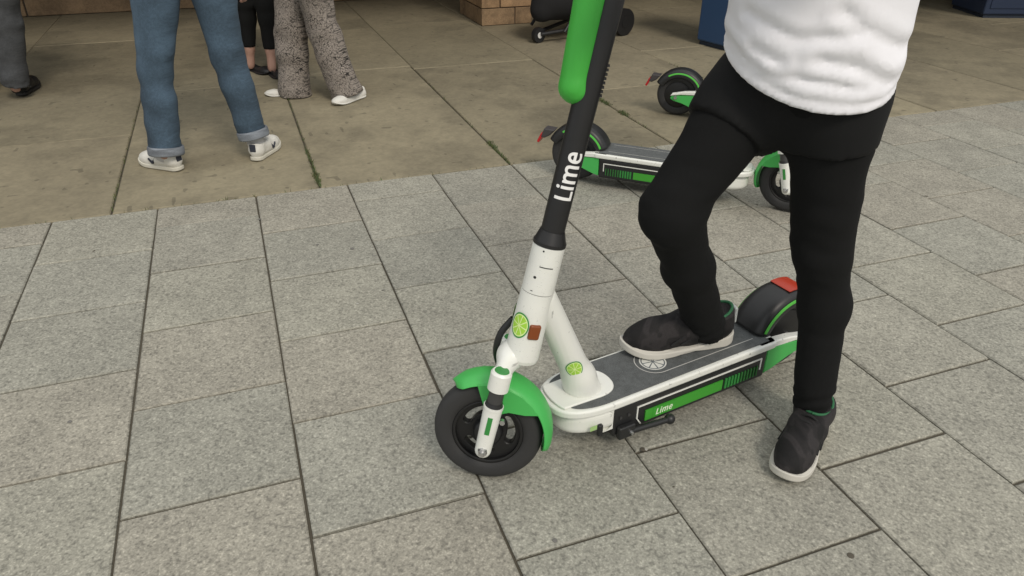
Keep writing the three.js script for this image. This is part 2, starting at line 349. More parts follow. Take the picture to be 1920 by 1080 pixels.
// ---------------------------------------------------------------- electric scooters
const paintTex = dataTex(512, (u, v, i, j) => { const w = 0.02 * (tnoise(u, v, 10, 91) - 0.5); let l = 0.985 - 0.02 * tnoise(u, v, 6, 92); if (tnoise(u + w, v, 90, 93) > 0.95) l -= 0.22; if (tnoise(u * 1, v, 37, 94) > 0.90 && tnoise(u, v, 180, 95) > 0.62) l -= 0.12; return [l, l, l * 0.985]; });
const mWhite = new THREE.MeshPhysicalMaterial({ map: paintTex, color: new THREE.Color().setRGB(0.84, 0.85, 0.82), roughness: 0.36, clearcoat: 0.25, clearcoatRoughness: 0.3 });
const mGreen = std([0.065, 0.45, 0.095], 0.42), mGreenDk = std([0.035, 0.25, 0.05], 0.4), mStripe = std([0.09, 0.50, 0.06], 0.45), mLime = std([0.05, 0.33, 0.03], 0.5), mPod = std([0.055, 0.43, 0.05], 0.5);
const mBlack = std([0.016, 0.0165, 0.017], 0.42), mRubber = std([0.028, 0.028, 0.028], 0.72), mRim = std([0.008, 0.008, 0.008], 0.5), mStem = std([0.013, 0.013, 0.0135], 0.45);
const gripTex = dataTex(256, (u, v, i, j) => { const l = 0.8 + 0.3 * (hash(i, j, 77) - 0.5) + 0.1 * (tnoise(u, v, 20, 78) - 0.5); return [l, l, l]; });
const mGrip = std([0.16, 0.172, 0.172], 0.9, { map: gripTex }), mAmber = std([0.22, 0.055, 0.012], 0.3), mRed = std([0.42, 0.035, 0.012], 0.3), mGreyMetal = std([0.08, 0.08, 0.08], 0.4, { metalness: 0.5 });
const drawSlice = (c, w, h, fg, pith, edge, bg) => {
  c.fillStyle = bg; c.fillRect(0, 0, w, h); const R = w / 2;
  c.translate(R, R); c.fillStyle = edge; c.beginPath(); c.arc(0, 0, R * 0.98, 0, 7); c.fill();
  c.fillStyle = pith; c.beginPath(); c.arc(0, 0, R * 0.88, 0, 7); c.fill(); c.fillStyle = fg;
  for (let k = 0; k < 8; k++) { const a = k * Math.PI / 4 + 0.2, b = a + Math.PI / 4; const m = (a + b) / 2, ox = Math.cos(m) * R * 0.09, oy = Math.sin(m) * R * 0.09; c.beginPath(); c.moveTo(ox, oy); c.arc(0, 0, R * 0.79, a + 0.06, b - 0.06); c.closePath(); c.fill(); }
};
const mSlice = std('#ffffff', 0.45, { map: canvasTex(256, 256, (c, w, h) => drawSlice(c, w, h, '#a3d545', '#dcefa6', '#2f8a3c', '#2f8a3c')) });
const mSliceGrey = std('#ffffff', 0.8, { map: canvasTex(256, 256, (c, w, h) => { drawSlice(c, w, h, '#d2d3cc', '#60666a', '#d2d3cc', '#5c6164'); }) });
const mStemWord = std('#ffffff', 0.5, { map: canvasTex(512, 160, (c, w, h) => { c.fillStyle = '#1e1e1f'; c.fillRect(0, 0, w, h); c.fillStyle = '#f2f2f0'; c.font = '170px sans-serif'; c.textAlign = 'center'; c.textBaseline = 'alphabetic'; c.lineWidth = 7; c.strokeStyle = '#f2f2f0'; c.lineJoin = 'round'; c.fillText('Lime', w / 2, 142, w * 0.94); c.strokeText('Lime', w / 2, 142, w * 0.94); }) });
const mSideWord = std('#ffffff', 0.5, { map: canvasTex(256, 96, (c, w, h) => { c.fillStyle = '#3f9c31'; c.fillRect(0, 0, w, h); c.fillStyle = '#e4efd6'; c.font = 'bold 84px sans-serif'; c.textAlign = 'center'; c.transform(1, 0, -0.2, 1, 14, 0); c.fillText('Lime', w / 2, 78, w * 0.86); }) });

const U = V(-0.2385, 0.9711, 0), A0 = V(0.858, 0.33, 0);
const axisAt = y => A0.clone().addScaledVector(U, (y - 0.33) / 0.9711);
function sweepArc(c, angs, prof) {               // closed profile [r, z] swept round an axle
  const rows = angs.map((a, i) => prof(i / (angs.length - 1), a).map(([r, z]) => [c.x + Math.cos(a) * r, c.y + Math.sin(a) * r, z]));
  const n = rows[0].length, P = [], I = [];
  rows.forEach(r => r.forEach(p => P.push(...p)));
  for (let i = 0; i < rows.length - 1; i++) for (let j = 0; j < n; j++) { const a = i * n + j, b = i * n + (j + 1) % n; I.push(a, b, b + n, a, b + n, a + n); }
  for (const [o, f] of [[0, 1], [(rows.length - 1) * n, 0]]) for (let j = 1; j < n / 2; j++) { const a = o + j - 1, b = o + j, d = o + n - j, e = o + n - 1 - j; if (f) I.push(a, d, b, b, d, e); else I.push(a, b, d, b, e, d); }
  const g = new THREE.BufferGeometry(); g.setAttribute('position', new THREE.Float32BufferAttribute(P, 3)); g.setIndex(I); g.computeVertexNormals(); return g;
}
const range = (a, b, n) => Array.from({ length: n + 1 }, (_, i) => lerp(a, b, i / n)), D2R = Math.PI / 180;
function tyreGeo(c, R, w) {
  const pts = []; const n = 40;
  const prof = a => { const x = Math.cos(a), y = Math.sin(a), s = v => Math.sign(v) * Math.pow(Math.abs(v), 0.78); return [s(x), s(y)]; };
  for (let i = 0; i <= n; i++) { const a = i / n * Math.PI * 2 + Math.PI; const [p, q] = prof(a); let r = R - 0.026 + 0.026 * p; const y = w / 2 * q; if (p > 0.6 && (Math.abs(Math.abs(y) - w * 0.18) < 0.0025)) r -= 0.002; pts.push([r, y]); }
  return lathe(pts, 64).rotateX(Math.PI / 2).translate(c.x, c.y, c.z);
}
function rimGeo(c, R, slots) {
  const s = new THREE.Shape(); s.absarc(0, 0, R, 0, Math.PI * 2);
  for (let k = 0; k < slots; k++) {
    const a = k * Math.PI * 2 / slots + 0.5, b = a + 1.05, ro = R * 0.80, ri = R * 0.52, h = new THREE.Path();
    h.absarc(0, 0, ro, a, b, false); h.absarc(Math.cos(b) * (ro + ri) / 2, Math.sin(b) * (ro + ri) / 2, (ro - ri) / 2, b, b + Math.PI, false);
    h.absarc(0, 0, ri, b, a, true); h.absarc(Math.cos(a) * (ro + ri) / 2, Math.sin(a) * (ro + ri) / 2, (ro - ri) / 2, a + Math.PI, a + 2 * Math.PI, false); s.holes.push(h);
  }
  return new THREE.ExtrudeGeometry(s, { depth: 0.018, bevelEnabled: true, bevelSize: 0.002, bevelThickness: 0.002, bevelSegments: 1, curveSegments: 32 }).translate(c.x, c.y, c.z - 0.009);
}
function patchOn(a, u, front, r, ang, s0, w, h, disc = false, n = 14) {   // a print wrapped round a tube: axis point a, axis dir u, 0 angle = front, centred at angle ang and s0 up the axis
  const side = u.clone().cross(front).normalize(), fr = side.clone().cross(u).normalize();
  const g = disc ? new THREE.CircleGeometry(w / 2, 40) : new THREE.PlaneGeometry(w, h, n, 1);
  let gg = g;
  if (disc) { const P = [0, 0, 0], UVs = [0.5, 0.5], I = []; const nr = 6, na = 36; for (let i = 1; i <= nr; i++) for (let j = 0; j < na; j++) { const q = i / nr, t = j / na * 6.28318; P.push(Math.cos(t) * q * w / 2, Math.sin(t) * q * h / 2, 0); UVs.push(0.5 + 0.5 * Math.cos(t) * q, 0.5 + 0.5 * Math.sin(t) * q); if (i === 1) I.push(0, 1 + j, 1 + (j + 1) % na); else { const o = 1 + (i - 2) * na, p = 1 + (i - 1) * na, k = (j + 1) % na; I.push(o + j, p + j, p + k, o + j, p + k, o + k); } } gg = new THREE.BufferGeometry(); gg.setAttribute('position', new THREE.Float32BufferAttribute(P, 3)); gg.setAttribute('uv', new THREE.Float32BufferAttribute(UVs, 2)); gg.setIndex(I); }
  const p = gg.attributes.position;
  for (let i = 0; i < p.count; i++) {
    const al = ang + p.getX(i) / r, s = s0 + p.getY(i);
    const q = a.clone().addScaledVector(u, s).addScaledVector(fr, Math.cos(al) * r).addScaledVector(side, Math.sin(al) * r);
    p.setXYZ(i, q.x, q.y, q.z);
  }
  gg.computeVertexNormals(); return gg;
}
function deckShape(half, xr, xf, nose) {          // plan view: x along, y = z of the scooter
  const s = new THREE.Shape(), c = 0.02;
  s.moveTo(xr + c, -half); s.lineTo(xf - nose, -half);
  s.bezierCurveTo(xf - nose * 0.35, -half, xf, -half * 0.75, xf, 0); s.bezierCurveTo(xf, half * 0.75, xf - nose * 0.35, half, xf - nose, half);
  s.lineTo(xr + c, half); s.quadraticCurveTo(xr, half, xr, half - c); s.lineTo(xr, -half + c); s.quadraticCurveTo(xr, -half, xr + c, -half);
  return s;
}
function plate(shape, y0, y1, bev = 0.004, seg = 3) {   // extrude a plan shape upwards from y0 to y1
  const g = new THREE.ExtrudeGeometry(shape, { depth: y1 - y0 - 2 * bev, bevelEnabled: bev > 0, bevelSize: bev, bevelThickness: bev, bevelOffset: -bev, bevelSegments: seg, curveSegments: 20 });
  return g.rotateX(Math.PI / 2).translate(0, y1 - bev, 0);
}
function sidePlate(pts, z0, z1, bev = 0.0015) {
  const s = new THREE.Shape(pts.map(p => new THREE.Vector2(...p)));
  return new THREE.ExtrudeGeometry(s, { depth: z1 - z0 - 2 * bev, bevelEnabled: true, bevelSize: bev, bevelThickness: bev, bevelOffset: -bev, bevelSegments: 1 }).translate(0, 0, z0 + bev);
}
function makeScooter(label, steerDeg, x, z, turn, withReflector) {
  const t = thing('electric_scooter', label, 'scooter', 'rental electric scooters'); t.position.set(x, 0, z); t.rotation.y = turn;
  const st = new THREE.Matrix4().makeTranslation(A0.x, A0.y, A0.z).multiply(new THREE.Matrix4().makeRotationAxis(U, -steerDeg * D2R)).multiply(new THREE.Matrix4().makeTranslation(-A0.x, -A0.y, -A0.z));
  const S = (name, geo, mat, parent = t) => { const m = obj(name, geo, mat, parent); m.geometry.applyMatrix4(st); return m; };     // turns with the handlebar
  // front wheel
  const ax = V(0.940, 0.131, 0);
  const fw = S('front_wheel', tyreGeo(ax, 0.129, 0.057), mRubber);
  S('rim', rimGeo(ax, 0.082, 3), mRim, fw);
  S('rim_band', lathe([[0.076, -0.022], [0.080, -0.024], [0.085, -0.022], [0.085, 0.022], [0.080, 0.024], [0.076, 0.022], [0.076, -0.022]], 56).rotateX(Math.PI / 2).translate(ax.x, ax.y, 0), mRim, fw);
  S('hub', lathe([[0.001, -0.034], [0.024, -0.034], [0.033, -0.026], [0.036, -0.012], [0.036, 0.012], [0.033, 0.026], [0.024, 0.034], [0.001, 0.034]], 40).rotateX(Math.PI / 2).translate(ax.x, ax.y, 0), mBlack, fw);
  // mudguard
  const mg = S('front_mudguard', sweepArc(ax, range(58 * D2R, 202 * D2R, 54), (q) => {
    const e = Math.min(1, Math.sqrt(Math.min(q, 1 - q) / 0.09) + 0.06), w = 0.046 * Math.min(1, e), rO = 0.149 + 0.004 * Math.sin(q * 3.14), out = [], inn = [];
    for (let i = 0; i <= 10; i++) { const s = -1 + 0.2 * i, dr = -0.015 * Math.pow(Math.abs(s), 2.6); out.push([rO + dr, s * w]); inn.push([rO + dr - 0.003, s * (w - 0.0025)]); }
    return [...out, ...inn.reverse()];
  }), mGreen);
  for (const s of [-1, 1]) {
    const a = V(ax.x, ax.y, 0), pt = (d, r) => [a.x + Math.cos(d * D2R) * r, a.y + Math.sin(d * D2R) * r];
    S('side_flap', sidePlate([pt(84, 0.139), pt(100, 0.140), pt(114, 0.140), pt(128, 0.140), pt(142, 0.139), pt(152, 0.136), pt(145, 0.110), pt(128, 0.088), pt(116, 0.070), pt(104, 0.066), pt(88, 0.086)], s * 0.0445 - 0.0025, s * 0.0445 + 0.0025, 0.001), mGreen, mg);
  }
  // fork
  for (const s of [-1, 1]) {
    const zz = s * 0.083, at = q => V(ax.x, ax.y, zz).addScaledVector(U, q);
    const leg = S('fork_leg', [cyl(at(-0.006), at(0.108), 0.0185, 0.0215, 28), cyl(at(0.108), at(0.114), 0.0225, 0.0225, 28), new THREE.SphereGeometry(0.0186, 24, 12).translate(...at(-0.006).toArray())], mWhite);
    S('fork_slider', cyl(at(0.114), at(0.162), 0.0175, 0.0165, 24), mGreyMetal, leg);
    S('slider_seal', cyl(at(0.1145), at(0.124), 0.0205, 0.018, 24), mBlack, leg);
    S('axle_nut', [cyl(V(ax.x, ax.y, s * 0.098), V(ax.x, ax.y, s * 0.108), 0.012, 0.010, 6), cyl(V(ax.x, ax.y, s * 0.106), V(ax.x, ax.y, s * 0.114), 0.006, 0.005, 12)], steel, leg);
    S('fork_stripe', patchOn(V(ax.x, ax.y, zz), U, V(0, 0, s), 0.0214, 0.0, 0.07, 0.011, 0.045), mGreenDk, leg);
    S('mudguard_bolt', cyl(at(0.06).add(V(-0.028, 0, -s * 0.02)), at(0.06).add(V(-0.028, 0, -s * 0.01)), 0.006), steel, leg);
    const cap = S('fork_cap', [cyl(at(0.156), at(0.196), 0.0235, 0.0235, 28), cyl(at(0.196), at(0.201), 0.0235, 0.020, 28)], mWhite);
    S('cap_badge', cyl(at(0.201), at(0.2035), 0.0165, 0.0155, 24), mGreenDk, cap);
  }
  { const c = q => V(ax.x, ax.y, 0).addScaledVector(U, q);
    const crown = union([cone(c(0.183).add(V(0, 0, -0.08)), c(0.196).add(V(-0.008, 0, -0.02)), 0.017, 0.025), cone(c(0.183).add(V(0, 0, 0.08)), c(0.196).add(V(-0.008, 0, 0.02)), 0.017, 0.025), cone(c(0.200).add(V(-0.012, 0, 0)), axisAt(0.36), 0.028, 0.03)], 0.025);
    S('fork_crown', sdfMesh(crown, V(0.78, 0.25, -0.12), V(0.97, 0.42, 0.12), 0.006), mWhite);
  }
  // head tube and steering tube
  const ht = obj('head_tube', [cyl(axisAt(0.318), axisAt(0.326), 0.0372, 0.0395, 40), cyl(axisAt(0.326), axisAt(0.482), 0.0395, 0.0358, 40)], mWhite, t);
  const ut = S('steering_tube', [cyl(axisAt(0.4835), axisAt(0.584), 0.0355, 0.0345, 40), cyl(axisAt(0.584), axisAt(0.590), 0.0345, 0.033, 40)], mWhite);
  S('seam_ring', cyl(axisAt(0.4822), axisAt(0.4834), 0.0345, 0.0345, 40), mGreyMetal, ut);
  S('scuff_mark', patchOn(A0, U, V(1, 0, 0), 0.0353, 1.75, 0.222, 0.03, 0.0022), mBlack, ut);
  S('clamp_screw', [patchOn(A0, U, V(1, 0, 0), 0.0353, 1.2, 0.196, 0.007, 0.006, true), patchOn(A0, U, V(1, 0, 0), 0.0352, 1.35, 0.257, 0.004, 0.004, true), patchOn(A0, U, V(1, 0, 0), 0.0356, 1.2, 0.165, 0.006, 0.002, true)], mBlack, ut);
  for (const s of [-1, 1]) {
    obj('fruit_emblem', patchOn(A0, U, V(1, 0, 0), 0.0396, s < 0 ? 0.38 : -1.1, 0.080, 0.046, 0.060, true), mSlice, ht);
    const ra = s * -1.32, rc = axisAt(0.402).add(V(Math.cos(ra) * 0.036 * 0.97, 0, -Math.sin(ra) * 0.036)); obj('reflector', new RoundedBoxGeometry(0.014, 0.036, 0.026, 2, 0.005).rotateY(ra).rotateZ(0.2406).translate(rc.x, rc.y, rc.z), mAmber, ht);
  }
  S('collar', [cyl(axisAt(0.587), axisAt(0.594), 0.0355, 0.0355, 40), cyl(axisAt(0.594), axisAt(0.618), 0.0345, 0.0265, 40)], mStem);
  const stem = S('stem', cyl(axisAt(0.615), axisAt(1.165), 0.0252, 0.0252, 40), mStem);
  S('stem_lettering', (() => { const g = patchOn(A0, U, V(1, 0, 0), 0.0256, 0, 0, 0.05, 0.125, false, 16); const p = g.attributes.position, uv = g.attributes.uv;
    const al0 = -1.72 * -1; // print runs up the stem on its left side
    const q = patchOn(A0, U, V(1, 0, 0), 0.0256, al0, 0.418, 0.048, 0.145, false, 16), u2 = q.attributes.uv; for (let i = 0; i < u2.count; i++) { const a = u2.getX(i), b = u2.getY(i); u2.setXY(i, b, 1 - a); } return q; })(), mStemWord, stem);
  for (let k = 0; k < 8; k++) { const c = axisAt(0.895 + k * 0.008); S('grip_rib', new THREE.BoxGeometry(0.005, 0.0038, 0.018).translate(c.x - 0.0255, c.y - 0.006, 0), mStem, stem); }
  const pod = union([cone(axisAt(0.906).add(V(0.030, 0.0, 0)), axisAt(1.16).add(V(0.042, 0, 0)), 0.029, 0.034), cone(axisAt(0.905).add(V(0.026, 0.0, 0)), axisAt(0.90).add(V(0.022, 0, 0)), 0.028, 0.026)], 0.01);
  S('front_cover', sdfMesh((x, y, z) => pod(x, y, z * 0.86), V(0.58, 0.82, -0.07), V(0.85, 1.26, 0.07), 0.006), mPod);
  // handlebar
  const hb = axisAt(1.165);
  const bar = S('handlebar', tube([hb.clone().add(V(-0.05, 0.02, -0.25)), hb.clone().add(V(-0.02, 0.015, -0.12)), hb.clone().add(V(0, 0.01, 0)), hb.clone().add(V(-0.02, 0.015, 0.12)), hb.clone().add(V(-0.05, 0.02, 0.25))], 0.0125, 32, 12), mBlack);
  for (const s of [-1, 1]) { S('grip', cyl(hb.clone().add(V(-0.03, 0.017, s * 0.155)), hb.clone().add(V(-0.05, 0.02, s * 0.262)), 0.0165), mRubber, bar); S('brake_lever', tube([hb.clone().add(V(0.0, 0.012, s * 0.11)), hb.clone().add(V(0.03, 0.002, s * 0.15)), hb.clone().add(V(0.025, 0, s * 0.23))], 0.005, 12, 6), mBlack, bar); }
  S('display', new RoundedBoxGeometry(0.09, 0.025, 0.07, 2, 0.008).translate(hb.x + 0.01, hb.y + 0.035, 0), mBlack);
  S('brake_cable', tube([axisAt(0.40).add(V(0.038, 0, 0.03)), axisAt(0.365).add(V(0.058, 0, 0.026)), axisAt(0.32).add(V(0.060, 0, 0.03)), axisAt(0.275).add(V(0.045, 0, 0.044)), axisAt(0.24).add(V(0.02, 0, 0.05))], 0.008, 20, 8), mBlack);
  // brace between head tube and deck
  const brace = union([cone(V(0.808, 0.460, 0), V(0.697, 0.205, 0), 0.031, 0.036), cone(V(0.697, 0.205, 0), V(0.684, 0.160, 0), 0.036, 0.048)], 0.03);
  const br = obj('brace', sdfMesh((x, y, z) => Math.max(brace(x, y, z), 0.166 - y), V(0.6, 0.14, -0.08), V(0.88, 0.52, 0.08), 0.006), mWhite, t);
  const bd = V(0.765, 0.36, 0).sub(V(0.700, 0.215, 0)).normalize(), bf = V(bd.y, -bd.x, 0);
  for (const s of [-1, 1]) {
    obj('fruit_emblem', patchOn(V(0.700, 0.215, 0), bd, bf, 0.0359, s * -1.2, 0.055, 0.042, 0.052, true), mSlice, br);
    for (let k = 0; k < 3; k++) obj('vent_slot', patchOn(V(0.700, 0.215, 0), bd, bf, 0.0374, s * -(0.85 + k * 0.33), 0.008, 0.007, 0.0035, true), mBlack, br);
  }
  const flange = new THREE.Shape(); flange.moveTo(0.605, 0); flange.bezierCurveTo(0.605, -0.04, 0.63, -0.054, 0.665, -0.054); flange.lineTo(0.768, -0.050); flange.bezierCurveTo(0.782, -0.03, 0.782, 0.03, 0.768, 0.050); flange.lineTo(0.665, 0.054); flange.bezierCurveTo(0.63, 0.054, 0.605, 0.04, 0.605, 0);
  // deck
  const dk = obj('deck', [plate(deckShape(0.089, 0.10, 0.79, 0.15), 0.142, 0.163, 0.006, 4)], mWhite, t);
  const matShape = new THREE.Shape(); // grip mat with a bay for the foot of the brace
  matShape.moveTo(0.125, -0.076); matShape.lineTo(0.66, -0.079); matShape.bezierCurveTo(0.70, -0.078, 0.735, -0.07, 0.75, -0.05); matShape.lineTo(0.665, -0.052); matShape.bezierCurveTo(0.62, -0.05, 0.615, -0.02, 0.61, 0); matShape.bezierCurveTo(0.615, 0.02, 0.62, 0.05, 0.665, 0.052); matShape.lineTo(0.75, 0.05); matShape.bezierCurveTo(0.735, 0.07, 0.70, 0.078, 0.66, 0.079); matShape.lineTo(0.125, 0.076);
  const mat = obj('grip_mat', plate(matShape, 0.1632, 0.1662, 0.0008, 1), mGrip, dk);
  { const p = mat.geometry.attributes.position, uv = mat.geometry.attributes.uv; for (let i = 0; i < p.count; i++) uv.setXY(i, p.getX(i) / 0.2, p.getZ(i) / 0.2); }
  obj('brace_foot', plate(flange, 0.1634, 0.1705, 0.0034, 3), mWhite, br);
  obj('fruit_emblem', new THREE.CircleGeometry(0.036, 40).rotateX(-Math.PI / 2).translate(0.465, 0.1668, 0), mSliceGrey, mat);
  const ln = std([0.5, 0.5, 0.47], 0.85), ring = new THREE.Shape(); ring.absarc(0.465, 0, 0.049, Math.PI * 0.5 * -1, Math.PI * 0.5, false); ring.lineTo(0.16, 0.049); ring.lineTo(0.16, 0.0465); ring.lineTo(0.465, 0.0465); ring.absarc(0.465, 0, 0.0465, Math.PI / 2, -Math.PI / 2, true); ring.lineTo(0.16, -0.0465); ring.lineTo(0.16, -0.049);
  obj('outline_print', new THREE.ShapeGeometry(ring, 24).rotateX(-Math.PI / 2).translate(0, 0.1668, 0), ln, mat);
  obj('deck_nose', [plate(deckShape(0.080, 0.625, 0.770, 0.14), 0.078, 0.1415, 0.02, 5)], mWhite, t);
  const bat = obj('battery_case', [box(0.13, 0.645, 0.052, 0.1415, -0.0835, 0.0835, 0.008), box(0.155, 0.6, 0.046, 0.054, -0.06, 0.06, 0.003)], mBlack, t);
  for (const s of [-1, 1]) {
    const zf = s * 0.0838, ob = (x0, x1, y0, y1, d) => box(x0, x1, y0, y1, Math.min(zf, zf + s * d), Math.max(zf, zf + s * d));
    const strip = obj('side_strip', ob(0.290, 0.548, 0.068, 0.100, 0.003), mLime, bat);
    const wd = new THREE.PlaneGeometry(0.072, 0.030); if (s < 0) wd.rotateY(Math.PI); obj('lettering', wd.translate(0.488, 0.084, zf + s * 0.0036), mSideWord, strip);
    for (let k = 0; k < 11; k++) obj('strip_bar', ob(0.281 - k * 0.0115 - 0.0075 + k * 0.0004, 0.281 - k * 0.0115, 0.068, 0.100, 0.003), k < 5 ? mGreenDk : std([0.025, 0.15, 0.03], 0.5), strip);
    obj('outline', [ob(0.155, 0.572, 0.119, 0.1225, 0.0025), ob(0.572, 0.5755, 0.085, 0.1225, 0.0025), ob(0.1515, 0.155, 0.085, 0.1225, 0.0025), sidePlate([[0.572, 0.085], [0.5755, 0.085], [0.562, 0.064], [0.558, 0.064]], s > 0 ? 0.0838 : -0.0858, s > 0 ? 0.0858 : -0.0838, 0.0003)], mWhite, bat);
    for (const x of [0.60, 0.625]) obj('case_screw', cyl(V(x, 0.108, zf), V(x, 0.108, zf + s * 0.003), 0.004, 0.004, 10), mGreyMetal, bat);
    // rear arm and plate
    obj('rear_arm', sidePlate([[0.16, 0.163], [0.10, 0.163], [0.05, 0.158], [-0.02, 0.142], [-0.03, 0.128], [0.03, 0.138], [0.10, 0.142], [0.16, 0.142]], s * 0.0725 - 0.0125, s * 0.0725 + 0.0125, 0.003), mWhite, t);
    const pl = obj('rear_plate', sidePlate([[0.128, 0.141], [0.05, 0.136], [-0.025, 0.126], [-0.03, 0.112], [-0.012, 0.10], [0.04, 0.088], [0.10, 0.066], [0.128, 0.06]], s * 0.073 - 0.008, s * 0.073 + 0.008, 0.002), mGreen, t);
    obj('axle_nut', [cyl(V(0, 0.12, s * 0.080), V(0, 0.12, s * 0.094), 0.011, 0.009, 6)], steel, pl);
  }
  obj('nose_latch', [box(0.676, 0.690, 0.074, 0.108, -0.0865, -0.075, 0.004)], mBlack, t);
  obj('nose_sticker', new THREE.PlaneGeometry(0.02, 0.014).rotateY(Math.PI).rotateX(0.0).translate(0.705, 0.108, -0.0845), std([0.35, 0.55, 0.2], 0.6), t);
  const ks = obj('kickstand', [cyl(V(0.60, 0.062, -0.094), V(0.482, 0.057, -0.102), 0.008, 0.008, 12), new THREE.SphereGeometry(0.014, 14, 10).translate(0.478, 0.057, -0.102), box(0.585, 0.635, 0.048, 0.085, -0.1, -0.083, 0.005)], mBlack, t);
  obj('pivot_bolt', cyl(V(0.6, 0.064, -0.1), V(0.6, 0.064, -0.107), 0.005, 0.004, 10), steel, ks);
  // rear wheel and fender
  const rx = V(0, 0.12, 0);
  const rw = obj('rear_wheel', tyreGeo(rx, 0.119, 0.052), mRubber, t);
  obj('rim', lathe([[0.001, -0.03], [0.05, -0.028], [0.07, -0.022], [0.076, -0.02], [0.076, 0.02], [0.07, 0.022], [0.05, 0.028], [0.001, 0.03]], 48).rotateX(Math.PI / 2).translate(0, 0.12, 0), mRim, rw);
  obj('axle', cyl(V(0, 0.12, -0.085), V(0, 0.12, 0.085), 0.007), steel, rw);
  const fd = obj('rear_fender', sweepArc(rx, range(20 * D2R, 152 * D2R, 44), (q) => {
    const w = lerp(0.058, 0.046, q), rO = lerp(0.158, 0.140, sstep(0, 1, q)), out = [], inn = [];
    const P = [[-1, -0.042], [-1.0, -0.028], [-0.92, -0.012], [-0.7, -0.002], [-0.35, 0], [0.35, 0], [0.7, -0.002], [0.92, -0.012], [1.0, -0.028], [1, -0.042]];
    for (const [s, dr] of P) { out.push([rO + dr, s * w]); inn.push([rO + dr * 0.98 - 0.003, s * (w - 0.003)]); }
    return [...out, ...inn.reverse()];
  }), mBlack, t);
  for (const s of [-1, 1]) obj('fender_stripe', sweepArc(rx, range(24 * D2R, 118 * D2R, 34), (q, a) => { const Q = (a / D2R - 20) / 132, w = lerp(0.058, 0.046, Q) + 0.0006, rO = lerp(0.158, 0.140, sstep(0, 1, Q)); return [[rO - 0.0175, s * (0.955 * w + 0.0005)], [rO - 0.017, s * (0.955 * w + 0.0022)], [rO - 0.0255, s * (w + 0.0018)], [rO - 0.026, s * (w + 0.0002)]]; }), mStripe, fd);
  if (withReflector) obj('fender_reflector', sweepArc(rx, range(78 * D2R, 104 * D2R, 8), (q, a) => { const Q = (a / D2R - 20) / 132, rO = lerp(0.158, 0.140, sstep(0, 1, Q)); return [[rO + 0.0008, -0.036], [rO + 0.004, -0.035], [rO + 0.004, 0.035], [rO + 0.0008, 0.036]]; }), mRed, fd);
  obj('tail_bracket', [sidePlate([[-0.105, 0.222], [-0.155, 0.225], [-0.172, 0.185], [-0.155, 0.18], [-0.128, 0.195]], -0.028, 0.028, 0.004)], std([0.05, 0.045, 0.045], 0.6), fd);
  obj('tail_light', new RoundedBoxGeometry(0.012, 0.05, 0.05, 2, 0.004).rotateZ(-0.45).translate(-0.176, 0.178, 0), std([0.45, 0.02, 0.025], 0.3, { emissive: 0x200000 }), fd);
  return t;
}
makeScooter('white and green electric scooter with the rider\'s foot on its deck', 37, 1.335, -1.396, Math.PI + 0.164, true);
makeScooter('parked electric scooter standing across the edge of the granite slabs behind the rider', 8, 1.40, -2.935, -0.745);
makeScooter('parked electric scooter with its rear wheel on the brown concrete', 8, 2.372, -3.66, -0.708);

// ---------------------------------------------------------------- people
const skinMat = std([0.42, 0.25, 0.19], 0.6);
const weave = dataTex(256, (u, v, i, j) => { const l = 0.86 + 0.18 * (hash(i, j, 41) - 0.5) + 0.14 * (tnoise(u, v, 9, 42) - 0.5) + 0.1 * (tnoise(u, v, 40, 43) - 0.5); return [l, l, l]; });
const cloth = (c, rough = 0.95, map = weave) => { const t = map.clone(); t.repeat.set(4, 4); t.needsUpdate = true; return std(c, rough, { map: t }); };
const denimTex = dataTex(512, (u, v, i, j) => { const a = tnoise(u, v, 5, 51), b = tnoise(u, v, 14, 52), c = hash(i, j, 53), d = tnoise(u, v, 128, 54); const l = 0.78 + 0.30 * (a - 0.5) + 0.18 * (b - 0.5) + 0.12 * (c - 0.5) + 0.1 * (d - 0.5); return [l, l, l]; });
const snakeTex = dataTex(512, (u, v, i, j) => {   // scattered dark scale print on pale taupe
  const w = 0.03 * (tnoise(u, v, 12, 61) - 0.5), a = Math.abs(tnoise(u + w, v, 40, 62) - 0.5), b = Math.abs(tnoise(u, v + w, 64, 63) - 0.5), m = tnoise(u, v, 7, 64);
  const k = sstep(0.10, 0.02, Math.min(a, b)) * (0.45 + 0.55 * m), l = lerp(0.62, 0.14, k);
  return [l * 1.02, l * 0.97, l * 0.92];
});
function fold(x, y, z, s, fx, fy) { return noise3(x * fx, y * fy, z * fx, s) - 0.5; }
